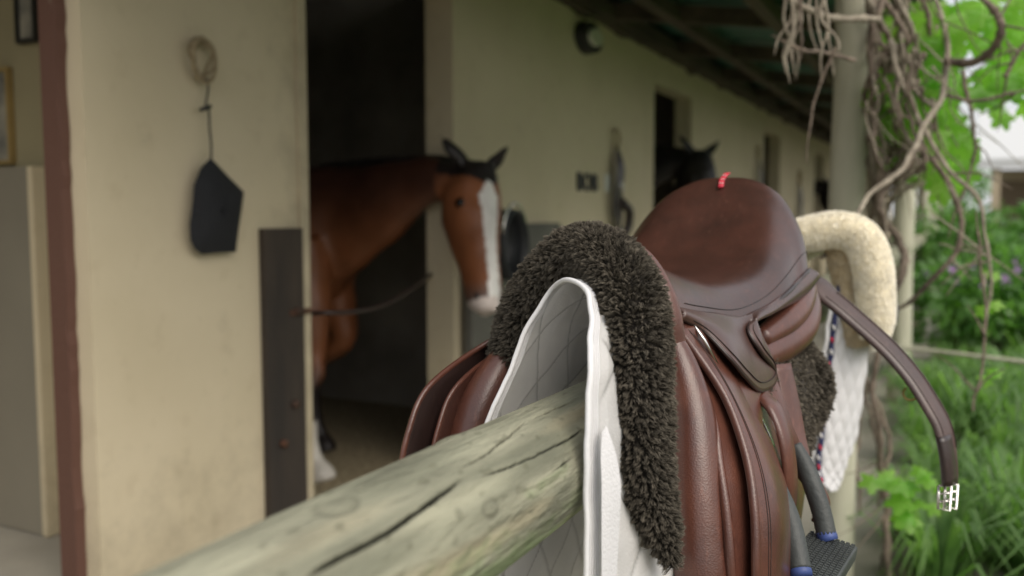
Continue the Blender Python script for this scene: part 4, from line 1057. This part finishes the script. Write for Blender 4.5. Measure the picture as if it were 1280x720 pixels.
# quilted flank + white quilted flank hanging down on the near side
fl = [[at(1046, 330, Y=Y2+.03), at(1060, 330, Y=Y2+.03), at(1074, 335, Y=Y2+.05), at(1088, 345, Y=Y2+.12)],
      [at(1036, 400, Y=Y2+.01), at(1050, 400, Y=Y2+.02), at(1068, 402, Y=Y2+.05), at(1086, 405, Y=Y2+.12)],
      [at(1028, 460, Y=Y2), at(1044, 462, Y=Y2+.02), at(1062, 465, Y=Y2+.05), at(1078, 468, Y=Y2+.12)],
      [at(1020, 530, Y=Y2), at(1036, 535, Y=Y2+.01), at(1054, 538, Y=Y2+.05), at(1068, 540, Y=Y2+.12)],
      [at(1016, 580, Y=Y2), at(1030, 588, Y=Y2+.01), at(1046, 590, Y=Y2+.05), at(1056, 575, Y=Y2+.10)],
      [at(1028, 606, Y=Y2), at(1036, 614, Y=Y2+.01), at(1042, 612, Y=Y2+.04), at(1046, 605, Y=Y2+.07)]]
G3 = net([[tuple(p) for p in r] for r in fl], 80, 50)
au = np.linspace(0, 9, 80)[:, None]; av = np.linspace(0, 4, 50)[None, :]
dd = np.minimum(np.abs((au+av)-np.round(au+av)), np.abs((au-av)-np.round(au-av)))
G3 = G3 + np.array((.005, -.004, 0))*(np.clip(dd*2, 0, 1)**.5)[..., None]
build('quilted_flank', G3.reshape(-1, 3), grid_faces(80, 50), M['cotton'], p2, solid=.01)
MB().tube([tuple(p+np.array((-.002, -.006, 0))) for p in G3[10:, 0]], .0045, 8).build('white_binding', M['rib'], p2)
ed = [G3[i, 8] + np.array((.0, -.011, 0)) for i in range(6, 72)]
MB().tube([tuple(p) for p in ed], .0055, 8, up=None).build('navy_piping', M['navy'], p2)
for i in range(18, 72, 4):
    MB().tube([tuple(G3[i, 8]+np.array((-.001, -.0155, .006))), tuple(G3[i, 8]+np.array((.002, -.0165, -.004)))], .0024, 6).build('braid_mark', M['red' if (i//4) % 2 else 'whitepaint'], p2)
# navy cloth corner poking out behind it
q = at(1113, 392, Y=2.75)
v = []
for i in range(9):
    thh = math.pi*i/8
    for j in range(12):
        ph = 2*math.pi*j/12; v.append(q + Vector((math.cos(ph)*math.sin(thh)*.018, math.sin(ph)*math.sin(thh)*.06, math.cos(thh)*.045))*(1+.15*math.sin(3*ph)))
tag(build('folded_cloth', v, grid_faces(9, 12, True), M['navy'], origin=q), 'bit of dark navy cloth hanging beside the vine behind the cream pad', 'cloth')

# ------------------------------------------------------------------ vine
def wob(path, amp, seed, n):
    q = cr([tuple(p) for p in path], n); off = Vector((seed*13.7, seed*3.1, 0))
    return [Vector(p) + Vector(noise.noise_vector(Vector(p)*5+off))*amp + Vector(noise.noise_vector(Vector(p)*16+off))*amp*.35 for p in q]
vine = empty('grape_vine', (-.2, 3.0, 0), 'old gnarled grape vine tangled around the veranda post, fresh green leaves', 'vine')
def stem(pts, r0, r1, seed, mt='vine', amp=.03, n=50):
    P_ = wob([at(a, b, Y=y) for a, b, y in pts], amp, seed, n)
    R_ = [(r0+(r1-r0)*i/(n-1))*.78*(1+.35*noise.noise(Vector((seed, i*.6, 0)))+(.35 if (i*7+seed) % 11 == 0 else 0))*(1 if i < n*.8 else 1-.65*(i-n*.8)/(n*.2)) for i in range(n)]
    MB().tube([tuple(p) for p in P_], R_, 9).build('stem', M[mt], vine)
    return P_
S_ = []
S_.append(stem([(1030, 322, 2.0), (1062, 280, 2.2), (1095, 240, 2.4), (1125, 215, 2.5), (1145, 180, 2.6), (1165, 145, 2.7), (1182, 110, 2.8), (1188, 70, 2.9), (1175, 20, 3.0), (1160, -30, 3.1)], .007, .013, 1, 'vine_pale', .016))
S_.append(stem([(1183, 76, 2.85), (1215, 77, 2.8), (1240, 62, 2.75), (1252, 38, 2.7), (1243, 12, 2.7), (1215, -12, 2.7)], .015, .012, 2, 'vine', .006))
S_.append(stem([(1075, -20, 2.9), (1095, 20, 2.9), (1115, 50, 2.85), (1125, 95, 2.8), (1142, 135, 2.75), (1158, 170, 2.7), (1178, 205, 2.7), (1200, 228, 2.7), (1222, 250, 2.7), (1232, 300, 2.7), (1236, 350, 2.7), (1232, 420, 2.7), (1228, 480, 2.7)], .013, .004, 3, 'vine_pale', .012))
S_.append(stem([(1165, 195, 2.75), (1190, 230, 2.8), (1205, 270, 2.8), (1200, 312, 2.8), (1175, 342, 2.8), (1140, 375, 2.85), (1100, 395, 2.9)], .010, .009, 4, 'vine', .012))
S_.append(stem([(1110, 380, 2.9), (1135, 340, 2.9), (1118, 300, 3.0), (1100, 260, 3.0), (1095, 200, 3.0)], .016, .013, 5, 'vine', .02))
S_.append(stem([(1098, 440, 2.9), (1092, 500, 2.9), (1100, 560, 2.95), (1110, 620, 3.0), (1108, 680, 3.0), (1112, 760, 3.0)], .010, .015, 6, 'vine', .02))
S_.append(stem([(1215, 515, 2.4), (1225, 470, 2.45), (1232, 400, 2.5), (1228, 320, 2.5), (1218, 260, 2.5)], .003, .005, 7, 'vine', .02))
S_.append(stem([(1255, 95, 2.8), (1275, 60, 2.8), (1300, 40, 2.8)], .008, .006, 8, 'vine', .01))
S_.append(stem([(1180, 120, 2.8), (1210, 128, 2.8), (1245, 125, 2.8), (1285, 112, 2.8)], .007, .005, 9, 'vine', .012))
S_.append(stem([(1205, 90, 2.9), (1212, 130, 2.9), (1216, 180, 2.9), (1210, 230, 2.9), (1190, 300, 2.9)], .008, .004, 10, 'vine', .02))
# tangle winding round the post
r2 = random.Random(11)
for k in range(85):
    x = max(1088, r2.gauss(1115, 24)); y = r2.uniform(-40, 120); Y = r2.uniform(2.75, 3.7); pts = [(x, y, Y)]
    for j in range(r2.randint(4, 7)):
        x += r2.gauss(0, 17); x = min(max(x, 1088), 1172); y += r2.uniform(22, 52); pts.append((x if y < 225 else min(x, 1106), y, Y+r2.uniform(-.1, .1)))
    stem(pts, r2.uniform(.004, .012), r2.uniform(.003, .009), 20+k, r2.choice(['vine', 'vine', 'vine_pale']), .018, 44)
for k in range(4):
    x = r2.uniform(1075, 1105); stem([(x, 380, 3.3), (x+r2.gauss(0, 10), 450, 3.3), (x+r2.gauss(0, 14), 540, 3.3), (x+r2.gauss(0, 12), 640, 3.2)], .007, .010, 80+k, 'vine', .04, 34)
# arm crossing in front of the post at the top and the dead hanging twigs
stem([(1100, 25, 2.7), (1060, 22, 2.6), (1030, 18, 2.5), (1000, 5, 2.4), (970, -15, 2.4)], .012, .010, 101, 'vine_pale', .012)
stem([(1070, 75, 2.6), (1035, 68, 2.5), (1000, 62, 2.4), (965, 45, 2.4)], .007, .005, 102, 'vine', .012)
for k in range(13):
    x = r2.uniform(978, 1032); L_ = r2.uniform(45, 110); Y = r2.uniform(2.2, 2.6); dx = r2.gauss(0, 8)
    stem([(x, -20, Y), (x+r2.gauss(0, 6), L_*.3, Y), (x+dx, L_*.7, Y), (x+dx+r2.gauss(0, 6), L_, Y)], .006, .0028, 110+k, r2.choice(['vine', 'vine_pale', 'vine_pale']), .012, 24)
stem([(1040, 60, 2.4), (1025, 110, 2.4), (1015, 150, 2.4), (1008, 205, 2.4)], .005, .003, 140, 'vine', .012)
for k in range(60):
    x = max(1082, r2.gauss(1135, 34)); y = r2.uniform(-20, 200); Y = r2.uniform(2.6, 3.4); pts = [(x, y, Y)]; dx_ = r2.gauss(0, 18)
    for j in range(3):
        x += dx_ + r2.gauss(0, 6); y += r2.uniform(15, 45); pts.append((x, y, Y+r2.uniform(-.08, .08)))
    if min(p[0] for p in pts) > 1078: stem(pts, r2.uniform(.0025, .005), .0015, 300+k, r2.choice(['vine', 'vine_pale']), .012, 24)
# side twigs on the main stems
for k in range(46):
    P_ = r2.choice(S_); i = r2.randint(4, len(P_)-6); p0 = P_[i]; d = Vector((r2.gauss(0, 1), r2.gauss(0, .5), r2.gauss(-.1, 1))).normalized(); ln_ = r2.uniform(.06, .22)
    q = wob([p0, p0+d*ln_*.5, p0+d*ln_+Vector((0, 0, r2.uniform(-.05, .03)))], .012, 200+k, 14)
    MB().tube([tuple(p) for p in q], np.linspace(.0035, .0010, 14).tolist(), 6).build('twig', M['vine' if k % 2 else 'vine_pale'], vine)
# leaves
def leaf_shape(lobes=True):
    pts = []
    for i in range(26):
        a = 2*math.pi*i/26; r = .5*(.78+.22*math.cos(5*a)) * (1+.07*math.cos(17*a)); 
        if i in (0,): r *= .35
        pts.append((-r*math.cos(a)*1.0+.45, r*math.sin(a)*1.05))
    return pts
LS = leaf_shape()
def leaf(mb, p, size, d, nrm, cup=.15):
    d = Vector(d).normalized(); nrm = Vector(nrm); nrm = (nrm-d*nrm.dot(d)); nrm = nrm.normalized() if nrm.length > 1e-4 else d.orthogonal().normalized(); s = d.cross(nrm)
    c = Vector(p) + d*.42*size + nrm*cup*.3*size; vs = [c]
    for a, b in LS: vs.append(Vector(p) + d*a*size + s*b*size - nrm*cup*size*(abs(b)*1.2 + max(0, a-.5)*.8))
    n = len(LS); mb.add(vs, [(0, i+1, (i+1) % n+1) for i in range(n)])
mb = MB(); r3 = random.Random(5)
clus = [(1205, 30, 60), (1250, 70, 50), (1175, 110, 30), (1150, 60, 40), (1260, 10, 45), (1190, 150, 38), (1180, 205, 24), (1130, 130, 30), (1165, 100, 40), (1205, 90, 40)]
cnt = 0
while cnt < 760:
    cx, cy, sgm = r3.choice(clus); px, py = r3.gauss(cx, sgm), r3.gauss(cy, sgm*.8)
    if px < 1085 or py > 245 or (px > 1208 and py > 150) or (px > 1225 and py < 60 and r3.random() < .4) or (px < 1140 and py > 190): continue
    if 1228 < px and 95 < py < 150 and r3.random() < .7: continue
    if noise.noise(Vector((px*.022, py*.022, 7))) < (-.02 if px > 1190 else -.15): continue
    p = at(px, py, Y=r3.uniform(2.9, 5.2)); cnt += 1
    leaf(mb, p, r3.uniform(.065, .12), (r3.uniform(-.6, .6), r3.uniform(-.5, .5), -1), (r3.uniform(-.6, .8), -1, r3.uniform(-.2, .9)), r3.uniform(.05, .3))
for px, py, s in ((1228, 385, .07), (1240, 470, .05), (1105, 600, .1), (1140, 620, .12), (1160, 610, .09), (1150, 640, .11), (1120, 612, .08), (1165, 630, .07), (1150, 595, .07), (1240, 350, .05), (1238, 480, .05)):
    for k in range(2):
        leaf(mb, at(px+r3.uniform(-10, 10), py-8+r3.uniform(-8, 8), Y=2.75), s*.78, (r3.uniform(-.8, .8), -.3, r3.uniform(-1, .2)), (r3.uniform(-.4, .4), -.6, 1), .15)
mb.build('foliage', M['leaf'], vine, smooth=False)

# ------------------------------------------------------------------ garden
def blades(mb, c, n, hgt, spread, wid, r, curve=.7):
    for k in range(n):
        a = r.uniform(0, 2*math.pi); h = hgt*r.uniform(.6, 1.1); s = spread*r.uniform(.4, 1.1); w_ = wid*r.uniform(.7, 1.2)
        b = Vector(c) + Vector((math.cos(a), math.sin(a), 0))*r.uniform(0, .05); d = Vector((math.cos(a), math.sin(a), 0)); sd_ = Vector((-d.y, d.x, 0))
        P_ = [b, b + d*s*.25 + Vector((0, 0, h*.55)), b + d*s*.65 + Vector((0, 0, h*.95)), b + d*s*1.05 + Vector((0, 0, h*(1-curve*r.uniform(.2, .6))))]
        W_ = [w_*.8, w_, w_*.8, .001]; vs = []
        for p, ww in zip(P_, W_): vs += [p-sd_*ww/2, p+sd_*ww/2]
        mb.add(vs, [(0, 1, 3, 2), (2, 3, 5, 4), (4, 5, 7, 6)])
r4 = random.Random(9)
protos = []
for k in range(5):
    mb = MB(); blades(mb, (0, 0, 0), 95, .44, .34, .019, r4)
    protos.append(mb)
first = []
spots = []
for k in range(400):
    Y = 3.1 + 7.5*r4.random()**1.3; X = r4.uniform(-.12, 1.9*(Y/5))
    if all((X-a)**2+(Y-b)**2 > .055 for a, b in spots): spots.append((X, Y))
    if len(spots) >= 120: break
for k, (X, Y) in enumerate(spots):
    if k < 5:
        o = protos[k].build('strap_leaf_plant', M['grassm'], origin=(0, 0, 0), smooth=True); first.append(o)
    else:
        o = first[k % 5].copy(); COL.objects.link(o)
    o.location = (X, Y, -.02); o.rotation_euler = (0, 0, r4.uniform(0, 6.28)); s = r4.uniform(.75, 1.15); o.scale = (s, s, s*r4.uniform(.9, 1.1))
    tag(o, 'clump of long arching green strap leaves in the garden bed', 'plant', 'strap leaf plants filling the garden bed')
mb = MB()
for k in range(900):
    Y = 2.5 + 14*r4.random()**1.5; X = r4.uniform(-.14, 2.4*(Y/5)); blades(mb, (X, Y, -.02), 9, .16, .10, .006, r4)
tag(mb.build('grass', M['lawn'], origin=(0, 0, 0)), kind='stuff')
# stepping stones / edging under the post
for k, (px, py) in enumerate(((1095, 470), (1090, 497), (1087, 520))):
    c = at(px, py+30, Z=.0); c = Vector((-.02, 3.3+.45*(2-k), .0)); v = []
    for lv, s in ((-.02, 1), (.06, 1), (.075, .93)):
        for j in range(12):
            a = 2*math.pi*j/12; v.append((c.x+.17*s*math.cos(a)*(1+.15*math.sin(j*2.1+k)), c.y+.19*s*math.sin(a)*(1+.1*math.cos(j*1.7+k)), lv))
    tag(build('edging_stone', v, grid_faces(3, 12, True)+[tuple(range(24, 36))], M['paving'], origin=c, smooth=False), 'flat grey edging stone at the garden edge beside the post', 'stone', 'edging stones along the bed')
# shrubs behind
def shrub(name, c, rx, ry, rz, n, size, m, label, flowers=None, nf=0, fs=.03):
    root = empty(name, (c[0], c[1], 0), label, 'shrub')
    mb = MB(); r = random.Random(int(c[0]*100+c[1]*7))
    lumps = [(Vector((r.gauss(0, .45), r.gauss(0, .45), r.uniform(-.2, .75))), r.uniform(.28, .5)) for _ in range(12)]
    for k in range(n):
        lc, lr = r.choice(lumps); d = Vector((r.gauss(0, 1), r.gauss(0, 1), r.gauss(0, 1))).normalized(); q = lc + d*lr*r.uniform(.55, 1.08)
        p = Vector((c[0]+q.x*rx, c[1]+q.y*ry, max(.02, c[2]+q.z*rz)))
        dd = (d + Vector((r.gauss(0, .5), r.gauss(0, .5), r.gauss(-.2, .4)))).normalized()
        s_ = size*r.uniform(.6, 1.3); side = dd.cross(Vector((r.gauss(0, 1), r.gauss(0, 1), 1))).normalized()
        mb.add([p, p+dd*s_*.5+side*s_*.24, p+dd*s_, p+dd*s_*.5-side*s_*.24], [(0, 1, 2, 3)])
    mb.build('foliage', m, root, smooth=False)
    tr = MB()
    for k in range(6):
        a = r.uniform(0, 6.28); tr.tube([(c[0]+.03*math.cos(a), c[1]+.03*math.sin(a), 0), (c[0]+rx*.3*math.cos(a), c[1]+ry*.3*math.sin(a), c[2]), (c[0]+rx*.6*math.cos(a), c[1]+ry*.6*math.sin(a), c[2]+rz*.6)], [.02, .014, .005], 6)
    tr.build('stems', M['vine'], root)
    if flowers:
        for k in range(nf):
            lc, lr = r.choice(lumps); d = Vector((r.gauss(0, 1), -abs(r.gauss(0, 1)), abs(r.gauss(0, .7)))).normalized(); q = lc + d*lr*1.08
            p = Vector((c[0]+q.x*rx, c[1]+q.y*ry, max(.05, c[2]+q.z*rz))); v = [p]
            for j in range(10):
                a = 2*math.pi*j/10; rr = fs*(1 if j % 2 else .55); v.append(p + Vector((rr*math.cos(a), -.012, rr*math.sin(a))))
            build('flower', v, [(0, i+1, (i+1) % 10+1) for i in range(10)], flowers, root, smooth=False)
shrub('flowering_shrub', (.15, 7.6, .45), .75, .6, .5, 2600, .09, M['leaf2'], 'mauve flowering shrub beside the veranda posts', M['flower'], 22, .035)
shrub('flowering_shrub', (1.05, 7.4, .55), .85, .7, .5, 3000, .10, M['leaf'], 'pale green shrub with white flowers at the right edge of the garden', M['flower_w'], 12, .055)
shrub('leafy_bush', (.35, 9.6, .75), .9, .8, .6, 3200, .11, M['leaf2'], 'dark green bush in front of the white roofed house', None)
shrub('leafy_bush', (1.8, 10.5, .7), 1.2, .9, .7, 3600, .12, M['leaf2'], 'wide bush below the house at the right edge', M['flower'], 8, .04)
shrub('leafy_bush', (-.2, 14, .6), .8, .9, .7, 2200, .12, M['leaf2'], 'far low bush past the last veranda posts', None)
# white garden line
q = [at(1060, 428, Y=4.2), at(1140, 436, Y=4.2), at(1210, 444, Y=4.1), at(1300, 455, Y=4.0)]
tag(MB().tube([tuple(p) for p in cr(q, 30)], .009, 8).build('garden_line', M['post'], origin=q[0]), 'thin pale line strung across the garden bed', 'line')

# house beyond the garden
hs = empty('house', (3.5, 22, 0), 'low house with white roof, beige wall and pale veranda posts beyond the garden', 'house')
part('wall', (.6, 23.2, 0), (9, 23.4, 2.25), M['housewall'], hs)
MB().add([(.25, 21.6, 2.22), (9.5, 21.6, 2.22), (9.5, 24.6, 3.5), (.25, 24.6, 3.5), (.25, 21.6, 2.42), (9.5, 21.6, 2.42), (9.5, 24.6, 3.7), (.25, 24.6, 3.7)], [(0,3,2,1),(4,5,6,7),(0,1,5,4),(1,2,6,5),(2,3,7,6),(3,0,4,7)]).build('roof', M['roofwhite'], hs, smooth=False)
for x in (.62, 2.6, 4.6): part('veranda_post', (x-.08, 21.7, 0), (x+.08, 21.86, 2.215), M['housewall'], hs)
w1 = part('window', (1.6, 23.17, .9), (2.8, 23.195, 1.9), M['whitepaint'], hs)
MB().box((1.67, 23.15, .97), (2.17, 23.168, 1.83)).build('pane', M['glass'], w1, smooth=False)
MB().box((2.23, 23.15, .97), (2.73, 23.168, 1.83)).build('pane', M['glass'], w1, smooth=False)
d1 = part('door', (.7, 23.17, 0), (1.35, 23.195, 2.0), M['brown_door'], hs)
# trees on the far right and behind, closing the view
def tree(c, h, r_, label, n=3600):
    root = empty('broadleaf_tree', (c[0], c[1], 0), label, 'tree', 'trees beyond the garden')
    MB().tube(cr([(c[0], c[1], 0), (c[0]+.15, c[1], h*.3), (c[0]-.1, c[1]+.1, h*.6), (c[0], c[1], h*.8)], 14), np.linspace(.22, .05, 14).tolist(), 10).build('trunk', M['vine'], root)
    mb = MB(); r = random.Random(int(c[1]*13))
    lumps = [(Vector((r.gauss(0, .5), r.gauss(0, .5), r.gauss(0, .45))), r.uniform(.22, .42)) for _ in range(16)]
    for k in range(n):
        lc, lr = r.choice(lumps); d = Vector((r.gauss(0, 1), r.gauss(0, 1), r.gauss(0, 1))).normalized(); q = lc + d*lr*r.uniform(.5, 1.05)
        p = Vector((c[0]+q.x*r_, c[1]+q.y*r_, h*.68+q.z*r_)); dd = Vector((r.gauss(0, 1), r.gauss(0, 1), r.gauss(-.3, .6))).normalized(); s_ = r_*.11*r.uniform(.6, 1.3); side = dd.cross(d+Vector((0, 0, .3))).normalized()
        mb.add([p, p+dd*s_*.5+side*s_*.3, p+dd*s_, p+dd*s_*.5-side*s_*.3], [(0, 1, 2, 3)])
    mb.build('crown', M['leaf2'], root, smooth=False)
tree((-6, 38), 5.2, 2.6, 'rounded tree behind the far end of the stable')
tree((-1.5, 42), 4.6, 2.4, 'low tree between the stable end and the white roofed house')
